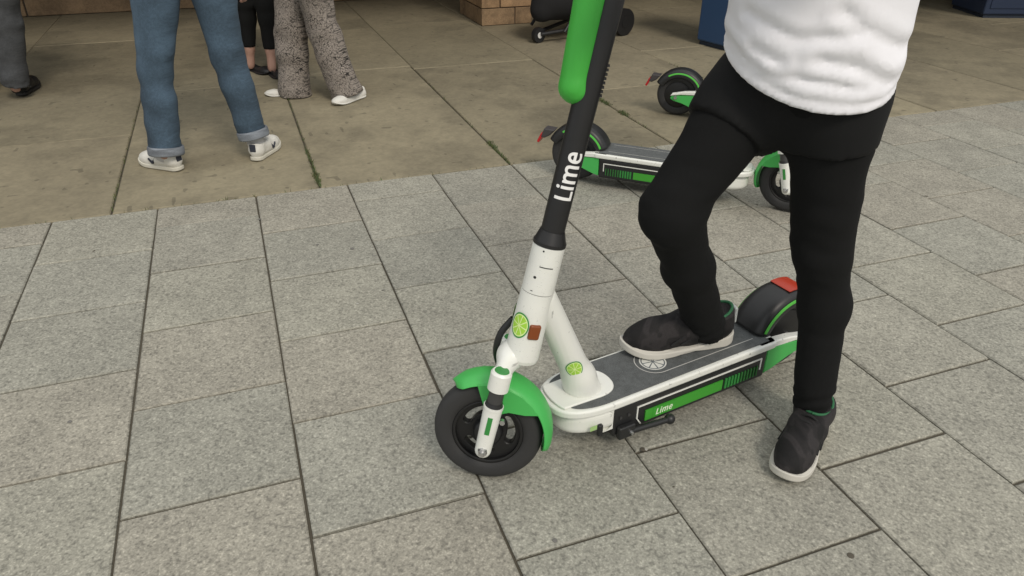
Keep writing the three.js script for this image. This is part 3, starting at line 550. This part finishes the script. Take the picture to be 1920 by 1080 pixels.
function hand(w, dir, palm, curl, thumbSide) {       // capsules of a palm, four fingers and a thumb
  const d = dir.clone().normalize(), n = palm.clone().addScaledVector(d, -palm.dot(d)).normalize(), s = d.clone().cross(n).normalize().multiplyScalar(thumbSide), out = [];
  const at = (a, b, c) => w.clone().addScaledVector(d, a).addScaledVector(s, b).addScaledVector(n, c);
  out.push(cone(at(0, 0, 0), at(0.04, 0.0, 0), 0.022, 0.02));
  for (let k = 0; k < 4; k++) out.push(cone(at(0.03, 0.012 - k * 0.008, 0), at(0.078 - k * 0.003, 0.028 - k * 0.018, 0), 0.014, 0.0095));
  [0.072, 0.08, 0.075, 0.058].forEach((L, k) => { let p = at(0.078 - k * 0.003, 0.028 - k * 0.018, 0), a = 0.15; const seg = [0.45, 0.3, 0.25]; seg.forEach((q, i) => { a += curl * (i ? 1.0 : 0.7); const e = p.clone().addScaledVector(d, Math.cos(a) * L * q).addScaledVector(n, Math.sin(a) * L * q); out.push(cone(p, e, 0.0092 - i * 0.0008, 0.0085 - i * 0.0008)); p = e; }); });
  let p = at(0.02, 0.02, 0.004); const e1 = at(0.05, 0.046, 0.014 + 0.01 * curl), e2 = at(0.074, 0.05, 0.022 + 0.03 * curl), e3 = at(0.09, 0.044, 0.028 + 0.04 * curl);
  out.push(cone(p, e1, 0.014, 0.0105), cone(e1, e2, 0.0105, 0.0095), cone(e2, e3, 0.0095, 0.008));
  return out;
}
// Upper body from pelvis centre up. fwd = facing (unit, horizontal). Returns garments' and body's shapes.
function upper(pel, fwd, sc, lean, hands, elbOut = 0.1) {
  const left = V(0, 1, 0).cross(fwd).normalize();
  const P = (l, u, f) => pel.clone().addScaledVector(left, l * sc).add(V(0, u * sc, 0)).addScaledVector(fwd, (f + lean * u) * sc);
  const neck = P(0, 0.53, 0.0), head = P(0, 0.70, 0.03), arms = [];
  [-1, 1].forEach((s, i) => {
    const sh = P(s * 0.17, 0.45, 0), ha = hands[i] || P(s * 0.25, -0.08, 0.06);
    const mid = sh.clone().lerp(ha, 0.5), L = sh.distanceTo(ha), need = Math.sqrt(Math.max(0, (0.27 * sc) ** 2 - (L / 2) ** 2));
    const el = mid.addScaledVector(left, s * elbOut * sc * 0.4).add(V(0, -need, 0)).addScaledVector(fwd, -0.03);
    arms.push({ sh, el, ha, s });
  });
  return { left, P, neck, head, arms, fwd, sc };
}
function person(o) {
  const t = thing('person', o.label, 'person', o.group);
  const u = o.up, L = o.legs;
  // trousers
  const leg = L.map(q => union([cone(q.hip, q.knee, q.r[0], q.r[1]), cone(q.knee, q.mid || q.knee.clone().lerp(q.ankle, 0.35), q.r[1], q.r[2]), cone(q.mid || q.knee.clone().lerp(q.ankle, 0.35), q.ankle, q.r[2], q.r[3])], 0.03));
  const pc = o.pelvis, ang = Math.atan2(u.fwd.x, u.fwd.z);
  const pelv = ellip(pc, o.pw[0], 0.12, o.pw[1], ang);
  const waist = ellip(pc.clone().add(V(0, 0.1, 0)), o.pw[0] * 0.92, 0.13, o.pw[1] * 0.92, ang);
  const raw = union([pelv, waist, ...leg], o.blend || 0.05);
  const F = o.fold || [0.008, 9, 16], BU = o.bunch || 0, ends = L.map(q => ({ p: q.ankle, d: q.ankle.clone().sub(q.mid || q.knee).normalize() })), knees = L.map(q => q.knee);
  const tr = (x, y, z) => {
    let d = raw(x, y, z); if (d > 0.06) return d;
    let k = 0.3; for (const n of knees) k = Math.max(k, 1 - Math.hypot(x - n.x, y - n.y, z - n.z) / 0.2); for (const e of ends) k = Math.max(k, 1.1 - Math.hypot(x - e.p.x, y - e.p.y, z - e.p.z) / 0.16);
    d += F[0] * k * (fold(x, y, z, 5, F[1], F[2]) + 0.5 * fold(x, y, z, 6, F[1] * 2.2, F[2] * 2));
    if (BU) for (const e of ends) { const h = Math.hypot(x - e.p.x, y - e.p.y, z - e.p.z); if (h < 0.22) { const q = (x - e.p.x) * e.d.x + (y - e.p.y) * e.d.y + (z - e.p.z) * e.d.z; d += BU * Math.sin(q * 170 + 9 * noise3(x * 16, y * 7, z * 16, 8)) * sstep(0.13, 0.03, h); } }
    for (const e of ends) { const q = (x - e.p.x) * e.d.x + (y - e.p.y) * e.d.y + (z - e.p.z) * e.d.z, h = Math.hypot(x - e.p.x, y - e.p.y, z - e.p.z); if (h < 0.2) d = Math.max(d, q + (o.cuff ? 0.012 : 0)); }
    return d;
  };
  const pts = [pc.clone().add(V(0.2, 0.2, 0.2)), pc.clone().add(V(-0.2, 0.2, -0.2))]; L.forEach(q => pts.push(q.hip, q.knee, q.ankle));
  const [lo, hi] = bounds(pts, 0.14);
  obj('trousers', sdfMesh((x, y, z) => Math.max(tr(x, y, z), y - (pc.y + 0.16)), lo, hi, o.cell || 0.012), o.trousers, t);
  if (o.shorts) {
    const cuts = L.map(q => ({ d: q.knee.clone().sub(q.hip).normalize(), p: q.hip.clone().lerp(q.knee, o.shorts.at[L.indexOf(q)]), n: q }));
    const base = union([pelv, waist, ...L.map((q, i) => cone(q.hip, cuts[i].p.clone().addScaledVector(cuts[i].d, 0.06), q.r[0] + 0.003, q.r[0] - (i ? 0.007 : 0.001)))], 0.05);
    obj('shorts', sdfMesh((x, y, z) => {
      let d = base(x, y, z) - 0.004 + 0.016 * (noise3(x * 9, y * 16, z * 9, 44) - 0.5);
      for (const c of cuts) { const q = (x - c.p.x) * c.d.x + (y - c.p.y) * c.d.y + (z - c.p.z) * c.d.z, o2 = cuts[0] === c ? cuts[1] : cuts[0], h1 = Math.hypot(x - c.p.x, y - c.p.y, z - c.p.z), h2 = Math.hypot(x - o2.p.x, y - o2.p.y, z - o2.p.z); if (h1 < h2) d = Math.max(d, q); }
      return Math.max(d, y - (pc.y + 0.15));
    }, lo, hi, 0.009), o.shorts.mat, t);
  }
  if (o.cuff) L.forEach(q => {
    const d = q.ankle.clone().sub(q.mid || q.knee).normalize(), a = q.ankle.clone().addScaledVector(d, -0.028), b = q.ankle.clone().addScaledVector(d, 0.006);
    obj('turn_up', lathe([[q.r[3] - 0.004, -0.02], [q.r[3] + 0.003, -0.021], [q.r[3] + 0.006, -0.012], [q.r[3] + 0.006, 0.012], [q.r[3] + 0.003, 0.02], [q.r[3] - 0.006, 0.02], [q.r[3] - 0.004, -0.02]], 32).applyQuaternion(new THREE.Quaternion().setFromUnitVectors(V(0, 1, 0), d)).translate(...a.lerp(b, 0.5).toArray()), o.cuff, t);
  });
  // shirt
  const sc = u.sc, torso = [ellip(u.P(0, 0.05, 0), o.shirtW[0], 0.19 * sc, o.shirtW[1], ang), ellip(u.P(0, 0.22, 0.005), 0.15 * sc, 0.2 * sc, 0.105 * sc, ang), ellip(u.P(0, 0.37, 0), 0.165 * sc, 0.16 * sc, 0.11 * sc, ang)];
  for (const a of u.arms) torso.push(cone(a.sh, a.sh.clone().lerp(a.el, o.sleeve), 0.062 * sc, 0.058 * sc));
  const sh = o.torso ? union([o.torso, ...torso.slice(1)], 0.05) : union(torso, 0.06), H = o.hem, SF = o.shirtFold || [0.016, 6, 9];
  const shirt = (x, y, z) => { let d = sh(x, y, z); if (d < 0.08) d += (o.shirtFn ? o.shirtFn(x, y, z) : SF[0] * fold(x, y, z, 15, SF[1], SF[2])); d = -smin(-d, ((x - H.p.x) * H.n.x + (y - H.p.y) * H.n.y + (z - H.p.z) * H.n.z), 0.014); const nk = Math.hypot(x - u.neck.x, y - u.neck.y - 0.02, z - u.neck.z) - 0.075 * sc; d = Math.max(d, -nk); for (const a of u.arms) { const e = a.sh.clone().lerp(a.el, o.sleeve), v = a.el.clone().sub(a.sh).normalize(), h = Math.hypot(x - e.x, y - e.y, z - e.z); if (h < 0.078 * sc) d = Math.max(d, (x - e.x) * v.x + (y - e.y) * v.y + (z - e.z) * v.z); } return d; };
  const spt = [u.P(0, -0.2, 0), u.neck]; u.arms.forEach(a => spt.push(a.sh, a.el)); const [sl, shh] = bounds(spt, 0.2);
  const sm = obj('shirt', sdfMesh(shirt, sl, shh, o.shirtCell || 0.016), o.shirt, t); if (o.shirtLabel) sm.userData.label = o.shirtLabel;
  // body: one skin surface, with finer head and hands joined in
  const body = [cone(u.neck, u.P(0, 0.6, 0.02), 0.052 * sc, 0.05 * sc), cone(u.P(0, 0.1, 0), u.P(0, 0.4, 0), 0.085 * sc, 0.09 * sc), cone(u.P(-0.13, 0.45, 0), u.P(0.13, 0.45, 0), 0.045, 0.045), ellip(u.P(0, 0.02, 0), 0.1 * sc, 0.1 * sc, 0.075 * sc, ang)];
  for (const a of u.arms) body.push(cone(a.sh, a.el, 0.045 * sc, 0.036 * sc), cone(a.el, a.ha, 0.036 * sc, 0.023 * sc));
  L.forEach(q => { const m = q.mid || q.knee.clone().lerp(q.ankle, 0.35), r = q.r[2] * 0.6; body.push(cone(q.hip, q.knee, q.r[0] * 0.6, 0.04), cone(q.knee, m, 0.038, r), cone(m, q.ankle, r, 0.03), cone(q.ankle, q.foot || q.ankle, 0.03, 0.03)); });
  const bp = [u.head]; u.arms.forEach(a => bp.push(a.sh, a.el, a.ha)); L.forEach(q => bp.push(q.hip, q.knee, q.foot || q.ankle)); const [bl, bh] = bounds(bp, 0.12);
  const parts = [sdfMesh(union(body, 0.035), bl, bh, 0.014)];
  const hd = (f, up2, l) => u.head.clone().addScaledVector(u.fwd, f * sc).add(V(0, up2 * sc, 0)).addScaledVector(u.left, l * sc);
  const face = union([ellip(u.head, 0.074 * sc, 0.108 * sc, 0.094 * sc, ang), cone(hd(0.03, -0.07, 0), hd(0.055, -0.085, 0), 0.04 * sc, 0.026 * sc), cone(hd(0.088, 0.012, 0), hd(0.108, -0.022, 0), 0.008, 0.013), cone(hd(0.082, -0.05, -0.018), hd(0.082, -0.05, 0.018), 0.011, 0.011), cone(hd(0.08, 0.03, -0.03), hd(0.08, 0.03, 0.03), 0.014, 0.014), cone(hd(-0.005, 0.012, 0.074), hd(-0.01, -0.03, 0.074), 0.014, 0.009), cone(hd(-0.005, 0.012, -0.074), hd(-0.01, -0.03, -0.074), 0.014, 0.009)], 0.018);
  parts.push(sdfMesh(face, u.head.clone().addScalar(-0.15), u.head.clone().addScalar(0.15), 0.006));
  u.arms.forEach((a, i) => { const d = a.ha.clone().sub(a.el); const hs = (o.handFn && o.handFn(a, i)) || hand(a.ha, d, u.left.clone().multiplyScalar(-a.s), 0.35, a.s * -1); const f = union(hs, 0.008); parts.push(sdfMesh(f, a.ha.clone().addScalar(-0.14), a.ha.clone().addScalar(0.14), 0.0045)); });
  obj('body', merge(parts.map(g => g)), skinMat, t);
  for (const s of [-1, 1]) obj('eye', new THREE.SphereGeometry(0.009, 12, 8).translate(...hd(0.084, 0.008, s * 0.03).toArray()), std([0.03, 0.02, 0.015], 0.2), t);
  const hairF = ellip(u.head.clone().addScaledVector(u.fwd, -0.012).add(V(0, 0.014, 0)), 0.084 * sc, 0.112 * sc, 0.1 * sc, ang);
  obj('hair', sdfMesh((x, y, z) => { const f = (x - u.head.x) * u.fwd.x + (z - u.head.z) * u.fwd.z; return Math.max(hairF(x, y, z) + 0.006 * fold(x, y, z, 25, 60, 14), Math.min(f - 0.02, 10) * 0.8 - Math.max(0, (y - u.head.y - 0.05)) * 2, u.head.y - 0.05 - y); }, u.head.clone().addScalar(-0.16), u.head.clone().addScalar(0.16), 0.008), std(o.hair || [0.03, 0.02, 0.012], 0.7), t);
  if (o.sock) L.forEach(q => obj('sock', cyl(q.ankle.clone().lerp(q.mid || q.knee, 0.06), q.foot.clone().add(V(0, -0.03, 0)), 0.044, 0.042, 20), o.sock, t));
  L.forEach((q, i) => shoe(t, q.shoe, i));
  return t;
}
// a shoe: heel and toe points on the ground, kind sets its cut
function shoe(parent, s, side) {
  const dir = s.toe.clone().sub(s.heel), len = dir.length(), a = Math.atan2(-dir.z, dir.x), pitch = s.pitch || 0, k = len / 0.29, mir = side ? -1 : 1;
  const M = new THREE.Matrix4().makeTranslation(s.heel.x, s.heel.y, s.heel.z).multiply(new THREE.Matrix4().makeRotationY(a)).multiply(new THREE.Matrix4().makeRotationZ(pitch)).multiply(new THREE.Matrix4().makeScale(k, k, k));
  const low = s.kind === 'pump', th = low ? 0.008 : s.kind === 'leather' ? 0.02 : 0.018;
  const out = new THREE.Shape(), w = (s.wide || 1) * (s.kind === 'trainer' ? 1.07 : 1);
  out.moveTo(0.0, 0.0); const bz = (...q) => out.bezierCurveTo(...q.map((v, i) => (i % 2 ? v * w * mir : v)));
  bz(0, 0.03, 0.02, 0.036, 0.05, 0.036); bz(0.1, 0.034, 0.13, 0.04, 0.18, 0.048); bz(0.23, 0.053, 0.292, 0.042, 0.292, 0.005); bz(0.292, -0.034, 0.24, -0.047, 0.19, -0.046); bz(0.14, -0.044, 0.1, -0.036, 0.05, -0.036); bz(0.02, -0.036, 0, -0.03, 0, 0);
  const sole = plate(out, 0, th, 0.004, 3); { const p = sole.attributes.position; for (let i = 0; i < p.count; i++) { const x = p.getX(i), y = p.getY(i); const lift = 0.018 * Math.max(0, (x - 0.21) / 0.08) ** 2 * (1 - 0.0) + 0.004 * Math.max(0, 1 - x / 0.03); const arch = s.kind === 'trainer' ? 0.006 * Math.exp(-(((x - 0.13) / 0.03) ** 2)) * (y < th / 2 ? 1 : -0.3) : 0; const hz = s.kind === 'trainer' ? (y > th / 2 ? 0.012 * sstep(0.1, 0, x) + 0.003 * sstep(0.25, 0.29, x) : 0) : 0; p.setY(i, y + lift + arch + hz); } sole.computeVertexNormals(); }
  const up = low
    ? union([cone(V(0.03, 0.02, 0), V(0.2, 0.012, 0), 0.027, 0.036), ellip(V(0.235, 0.02, 0.003), 0.052, 0.026, 0.04), cone(V(0.022, 0.03, 0), V(0.02, 0.05, 0), 0.022, 0.02)], 0.03)
    : union([cone(V(0.042, 0.045, 0), V(0.12, 0.045, 0), 0.036, 0.037), ellip(V(0.213, 0.036, 0.003 * mir), 0.073, 0.041, 0.0435), cone(V(0.12, 0.055, 0), V(0.2, 0.044, 0), 0.038, 0.034), cone(V(0.045, 0.06, 0), V(0.05, 0.098, 0), 0.036, 0.038), cone(V(0.06, 0.085, 0), V(0.125, 0.06, 0), 0.034, 0.032)], 0.03);
  const openAt = s.foot ? null : V(0.06, 0.12, 0);
  const upper = sdfMesh((x, y, z) => {
    let d = up(x, y, z) + 0.0035 * fold(x, y, z, 33, 45, 60) * sstep(0.26, 0.2, x);
    d = Math.max(d, th * 0.6 - y);
    if (low) d = Math.max(d, -(ellip(V(0.125, 0.075, 0), 0.095, 0.058, 0.034)(x, y, z)));
    else { d = Math.max(d, y - (0.088 + 0.014 * sstep(0.05, 0.0, x))); d = Math.max(d, -(ellip(V(0.062, 0.107, 0), 0.050, 0.03, 0.031)(x, y, z))); }
    return d;
  }, V(-0.03, -0.01, -0.08), V(0.32, 0.16, 0.08), 0.0055);
  const m = obj('shoe', upper.applyMatrix4(M), s.upper, parent);
  obj('sole', sole.applyMatrix4(M), s.sole, m);
  if (s.collar) {
    const c = []; for (let i = 0; i <= 20; i++) { const q = i / 20 * Math.PI * 2; c.push(V(0.06 + 0.047 * Math.cos(q), 0.090 + 0.010 * Math.max(0, -Math.cos(q)) - 0.006 * Math.sin(q) ** 2, 0.034 * Math.sin(q))); }
    obj('collar', new THREE.TubeGeometry(new THREE.CatmullRomCurve3(c), 40, 0.004, 6).applyMatrix4(M), s.collar, m);
  }
  if (s.tab) obj('heel_tab', new RoundedBoxGeometry(0.009, 0.042, 0.034, 2, 0.004).rotateZ(-0.02).translate(0.004, 0.074, 0).applyMatrix4(M), s.tab, m);
  if (s.mark) for (const q of [-1, 1]) obj('side_mark', [cyl(V(0.125, 0.070, q * 0.036), V(0.152, 0.034, q * 0.044), 0.008, 0.007, 8), cyl(V(0.152, 0.034, q * 0.044), V(0.178, 0.056, q * 0.043), 0.007, 0.005, 8)].map(g => g.applyMatrix4(M)), s.mark, m);
  if (s.kind === 'trainer') for (const q of [-1, 1]) obj('side_panel', [tube([V(0.085, 0.066, q * 0.0385), V(0.12, 0.05, q * 0.0425), V(0.16, 0.034, q * 0.047)], 0.0028, 12, 6), tube([V(0.11, 0.072, q * 0.034), V(0.145, 0.056, q * 0.0405), V(0.185, 0.036, q * 0.0465)], 0.0028, 12, 6)].map(g => g.applyMatrix4(M)), s.laces, m);
  if (s.laces) for (let i = 0; i < 4; i++) { const x = 0.125 + i * 0.02, y = 0.094 - i * 0.0065; obj('lace', tube([V(x, y - 0.012, -0.026), V(x + 0.003, y + 0.002, 0), V(x, y - 0.012, 0.026)], 0.0036, 10, 6).applyMatrix4(M), s.laces, m); }
}
const blackTrousers = new THREE.MeshPhysicalMaterial({ color: new THREE.Color().setRGB(0.0085, 0.0088, 0.0088), roughness: 0.95, specularIntensity: 0.4 }), blackShorts = new THREE.MeshPhysicalMaterial({ color: new THREE.Color().setRGB(0.0075, 0.0078, 0.008), roughness: 0.8, specularIntensity: 0.5 }), sockMat = std([0.008, 0.008, 0.008], 0.95);
const camo = dataTex(256, (u, v, i, j) => { const a = tnoise(u, v, 9, 101), b = tnoise(u, v, 22, 102); let l = 0.55 + 0.25 * sstep(0.5, 0.56, 0.6 * a + 0.4 * b) - 0.2 * sstep(0.42, 0.36, 0.5 * a + 0.5 * tnoise(u, v, 15, 103)) + 0.2 * (hash(i, j, 104) - 0.5); return [l, l * 0.96, l * 0.97]; }); camo.repeat.set(3, 3);
const trainer = std([0.036, 0.034, 0.034], 0.85, { map: camo }), laceMat = std([0.012, 0.012, 0.012], 0.9), soleWhite = std([0.58, 0.56, 0.5], 0.7), whiteLeather = std([0.68, 0.67, 0.62], 0.55), darkGreen = std([0.02, 0.13, 0.05], 0.7), whiteTab = std([0.6, 0.62, 0.6], 0.6), navy = std([0.03, 0.035, 0.05], 0.8);
const dirT = (a, b) => b.clone().sub(a);
{ // the rider
  const pel = V(1.105, 0.87, -1.235), fwd = V(-0.74, 0, 0.67).normalize();
  const u = upper(pel, fwd, 0.93, 0.05, []);
  const W = (x, y, z) => { const th = Math.PI + 0.164; return V(1.335 + Math.cos(th) * x + Math.sin(th) * z, y, -1.396 - Math.sin(th) * x + Math.cos(th) * z); };
  u.arms[0].ha = W(0.43, 1.235, 0.105); u.arms[1].ha = W(0.68, 1.235, -0.235);
  for (const a of u.arms) a.el = a.sh.clone().lerp(a.ha, 0.5).add(V(0, -0.06, 0)).addScaledVector(u.left, a.s * 0.05);
  const left = u.left, creases = [[0.012, 0.010, [0.03, 0.985], [0.09, 0.972], [0.15, 0.93]], [0.014, 0.010, [-0.165, 0.985], [-0.09, 0.955], [-0.03, 0.92], [0.04, 0.885]], [0.011, 0.008, [-0.05, 0.95], [0.05, 0.945], [0.11, 0.93]], [0.010, 0.008, [-0.10, 0.99], [-0.04, 0.972]], [0.010, 0.009, [-0.12, 1.05], [-0.02, 1.02], [0.08, 1.03]], [0.012, 0.010, [0.05, 1.07], [0.12, 1.02], [0.16, 0.99]], [0.009, 0.007, [0.03, 0.915], [0.10, 0.90], [0.15, 0.885]]];
  const sho = (heel, toe) => ({ heel, toe, kind: 'trainer', upper: trainer, sole: soleWhite, collar: darkGreen, tab: whiteTab, laces: laceMat });
  person({
    label: 'person in white T-shirt, black shorts and black leggings with one foot on a scooter', up: u, pelvis: pel, pw: [0.145, 0.11], cell: 0.008, fold: [0.017, 9, 26], blend: 0.05, sock: sockMat, bunch: 0.0045,
    shorts: { at: [0.36, 0.26], mat: blackShorts },
    legs: [
      { hip: V(1.035, 0.865, -1.30), knee: PZ(1258, 394, -1.262), mid: PZ(1290, 500, -1.30), ankle: PZ(1326, 618, -1.345), r: [0.090, 0.067, 0.057, 0.050], foot: V(1.06, 0.22, -1.36), shoe: sho(V(1.130, 0.1664, -1.350), V(0.816, 0.1664, -1.380)) },
      { hip: V(1.128, 0.865, -1.165), knee: PZ(1539, 470, -1.16), mid: PZ(1546, 570, -1.15), ankle: PZ(1521, 768, -1.112), r: [0.093, 0.062, 0.056, 0.046], foot: V(1.235, 0.08, -1.115), shoe: sho(V(1.292, 0.002, -1.14), V(1.045, 0.002, -0.978)) },
    ],
    trousers: blackTrousers, shirt: std([0.85, 0.85, 0.885], 0.95, { bumpMap: weave, bumpScale: 0.0006 }), shirtW: [0.165, 0.14], sleeve: 0.55, shirtCell: 0.0072,
    torso: (x, y, z) => {                         // loose tee hanging straight from the chest
      const dx = x - (1.076 + 0.02 * (1 - y)), dz = z + 1.205, l = dx * left.x + dz * left.z, f = dx * fwd.x + dz * fwd.z, k = clamp((y - 0.8) / 0.4), a = lerp(0.158, 0.172, k), b = lerp(0.130, 0.130, k);
      return Math.max((Math.hypot(l / a, f / b) - 1) * b, y - 1.25, 0.72 - y);
    },
    hem: { p: V(1.085, 0.930, -1.205), n: V(-0.15, 1, 0.43).normalize() },
    shirtFn: (x, y, z) => {
      const dx = x - 1.085, dz = z + 1.205, l = dx * left.x + dz * left.z, f = dx * fwd.x + dz * fwd.z, low = sstep(1.15, 0.92, y);
      const yy = y + 0.12 * f; let d = 0.010 * (noise3(l * 4 + 3, (yy + l * 0.4) * 6, f * 3, 15) - 0.5) + 0.002 * (noise3(l * 12, (yy - l * 0.5) * 24, f * 5, 16) - 0.5);
      for (const [A, w, ...pt] of creases) { let m = 9; for (let i = 0; i < pt.length - 1; i++) { const [ax, ay] = pt[i], [bx, by] = pt[i + 1], ex = bx - ax, ey = by - ay, t = clamp(((l - ax) * ex + (yy - ay) * ey) / (ex * ex + ey * ey)); m = Math.min(m, Math.hypot(l - ax - ex * t, yy - ay - ey * t)); } d += sstep(-0.03, 0.05, f) * A * 0.62 * sstep(0.01, 0.06, dx * -0.137 + (y - 0.930) * 0.91 + dz * 0.391) * (Math.exp(-m / (0.8 * w)) - 0.45 * Math.exp(-(((m - 2.4 * w) / (1.3 * w)) ** 2))); }
      const q = dx * -0.137 + (y - 0.930) * 0.91 + dz * 0.391;
      d += 0.004 * Math.exp(-(((q - 0.022) / 0.005) ** 2)) - 0.006 * low;
      return d;
    },
    handFn: (a) => hand(a.ha, V(-0.89, -0.22, -0.46), V(0, -1, 0), 0.75, a.s),
  });
}
{ // person in blue jeans, walking away
  const z = -3.75, hipL = PZ(292, -75, z), hipR = PZ(388, -75, z), pel = hipL.clone().lerp(hipR, 0.5).add(V(0, 0.02, 0));
  const sh = (heel, toe) => ({ heel, toe, kind: 'leather', upper: whiteLeather, sole: std([0.6, 0.58, 0.5], 0.7), tab: navy, mark: navy });
  person({
    label: 'person in blue jeans with pale turn-ups and white trainers', up: upper(pel, V(0.1, 0, -1).normalize(), 1.02, 0.02, []), pelvis: pel, pw: [0.18, 0.13], cell: 0.010, fold: [0.036, 9, 13], bunch: 0.003,
    legs: [
      { hip: hipL, knee: PZ(291, 130, -3.72), ankle: PZ(312, 286, -3.665), r: [0.113, 0.072, 0.071, 0.075], foot: V(-0.405, 0.09, -3.69), shoe: sh(V(-0.335, 0.002, -3.635), V(-0.525, 0.002, -3.81)) },
      { hip: hipR, knee: PZ(425, 105, -3.74), ankle: PZ(476, 254, -3.70), r: [0.113, 0.072, 0.070, 0.070], foot: V(0.02, 0.09, -3.71), shoe: sh(V(-0.005, 0.002, -3.645), V(0.125, 0.002, -3.87)) },
    ],
    trousers: std([0.072, 0.118, 0.168], 0.95, { map: denimTex }), cuff: std([0.28, 0.31, 0.35], 0.95, { map: denimTex }), sock: std([0.5, 0.5, 0.5], 0.9), shirt: cloth([0.1, 0.11, 0.13]), shirtW: [0.185, 0.135], sleeve: 0.95,
    hem: { p: pel.clone().add(V(0, 0.02, 0)), n: V(0, 1, 0) },
  });
}
{ // person in patterned trousers
  const hipL = PZ(546, -95, -4.85), hipR = PZ(568, -95, -4.68), pel = hipL.clone().lerp(hipR, 0.5).add(V(0, 0.02, 0));
  const sh = (heel, toe) => ({ heel, toe, kind: 'pump', upper: whiteLeather, sole: whiteLeather });
  const sn = snakeTex.clone(); sn.repeat.set(2.4, 2.4); sn.needsUpdate = true;
  person({
    label: 'person in loose patterned grey trousers and white slip-on shoes', up: upper(pel, V(-1, 0, 0.35).normalize(), 0.94, 0.02, []), pelvis: pel, pw: [0.17, 0.13], cell: 0.011, fold: [0.06, 8, 11], bunch: 0.005, blend: 0.03,
    legs: [
      { hip: hipL, knee: PZ(546, 55, -4.84), ankle: PZ(553, 181, -4.80), r: [0.115, 0.094, 0.092, 0.098], foot: V(0.30, 0.07, -4.82), shoe: sh(V(0.345, 0.002, -4.80), V(0.125, 0.002, -4.84)) },
      { hip: hipR, knee: PZ(606, 58, -4.66), ankle: PZ(652, 179, -4.60), r: [0.115, 0.088, 0.090, 0.100], foot: V(0.66, 0.07, -4.6), shoe: { ...sh(V(0.715, 0.002, -4.64), V(0.497, 0.002, -4.48)), pitch: 0 } },
    ],
    trousers: std([0.80, 0.79, 0.78], 0.95, { map: sn }), shirt: cloth([0.15, 0.14, 0.13]), shirtW: [0.18, 0.14], sleeve: 0.9, hem: { p: pel.clone().add(V(0, 0.0, 0)), n: V(0, 1, 0) },
  });
}
{ // person in black cropped trousers
  const hipL = PZ(455, -120, -5.55), hipR = PZ(492, -120, -5.45), pel = hipL.clone().lerp(hipR, 0.5).add(V(0, 0.02, 0));
  const sh = (heel, toe) => ({ heel, toe, kind: 'pump', wide: 1.25, upper: blackPlastic, sole: blackPlastic });
  person({
    label: 'person in black cropped leggings and black flat shoes', up: upper(pel, V(0.5, 0, 0.85).normalize(), 0.94, 0.0, []), pelvis: pel, pw: [0.16, 0.12], cell: 0.013, fold: [0.012, 9, 16],
    legs: [
      { hip: hipL, knee: PZ(461, 5, -5.53), ankle: PZ(468, 90, -5.52), r: [0.098, 0.066, 0.056, 0.045], foot: PZ(470, 122, -5.52), shoe: sh(PY(468, 128, 0.002), PY(468, 128, 0.002).add(V(0.13, 0, 0.24))) },
      { hip: hipR, knee: PZ(497, 5, -5.42), ankle: PZ(507, 92, -5.40), r: [0.098, 0.064, 0.054, 0.044], foot: PZ(510, 128, -5.38), shoe: sh(PY(507, 134, 0.002), PY(507, 134, 0.002).add(V(0.07, 0, 0.26))) },
    ],
    trousers: blackTrousers, shirt: cloth([0.2, 0.08, 0.08]), shirtW: [0.17, 0.13], sleeve: 0.9, hem: { p: pel.clone().add(V(0, 0.0, 0)), n: V(0, 1, 0) },
  });
}
{ // person in grey trousers
  const hipL = PZ(-62, -110, -5.45), hipR = PZ(-12, -110, -5.3), pel = hipL.clone().lerp(hipR, 0.5).add(V(0, 0.02, 0));
  const sh = (heel, toe) => ({ heel, toe, kind: 'leather', upper: blackPlastic, sole: blackPlastic });
  person({
    label: 'person in grey trousers and black leather shoes, standing with back turned', up: upper(pel, V(0.2, 0, -1).normalize(), 1.0, 0.0, []), pelvis: pel, pw: [0.17, 0.125], cell: 0.012, sock: sockMat, bunch: 0.006, fold: [0.05, 7, 14],
    legs: [
      { hip: hipL, knee: PZ(-60, 30, -5.45), ankle: PZ(-52, 146, -5.42), r: [0.11, 0.085, 0.08, 0.08], foot: PZ(-50, 155, -5.42), shoe: sh(PY(-45, 176, 0.002), PY(-45, 176, 0.002).add(V(0, 0, -0.28))) },
      { hip: hipR, knee: PZ(9, 40, -5.3), ankle: PZ(31, 162, -5.28), r: [0.11, 0.085, 0.08, 0.078], foot: PZ(33, 158, -5.3), shoe: sh(PY(38, 181, 0.002), PY(38, 181, 0.002).add(V(0.05, 0, -0.28))) },
    ],
    trousers: cloth([0.075, 0.08, 0.085]), shirt: cloth([0.09, 0.1, 0.12]), shirtW: [0.18, 0.135], sleeve: 0.95, hem: { p: pel.clone().add(V(0, 0.02, 0)), n: V(0, 1, 0) },
  });
}
renderer.render(scene, camera);
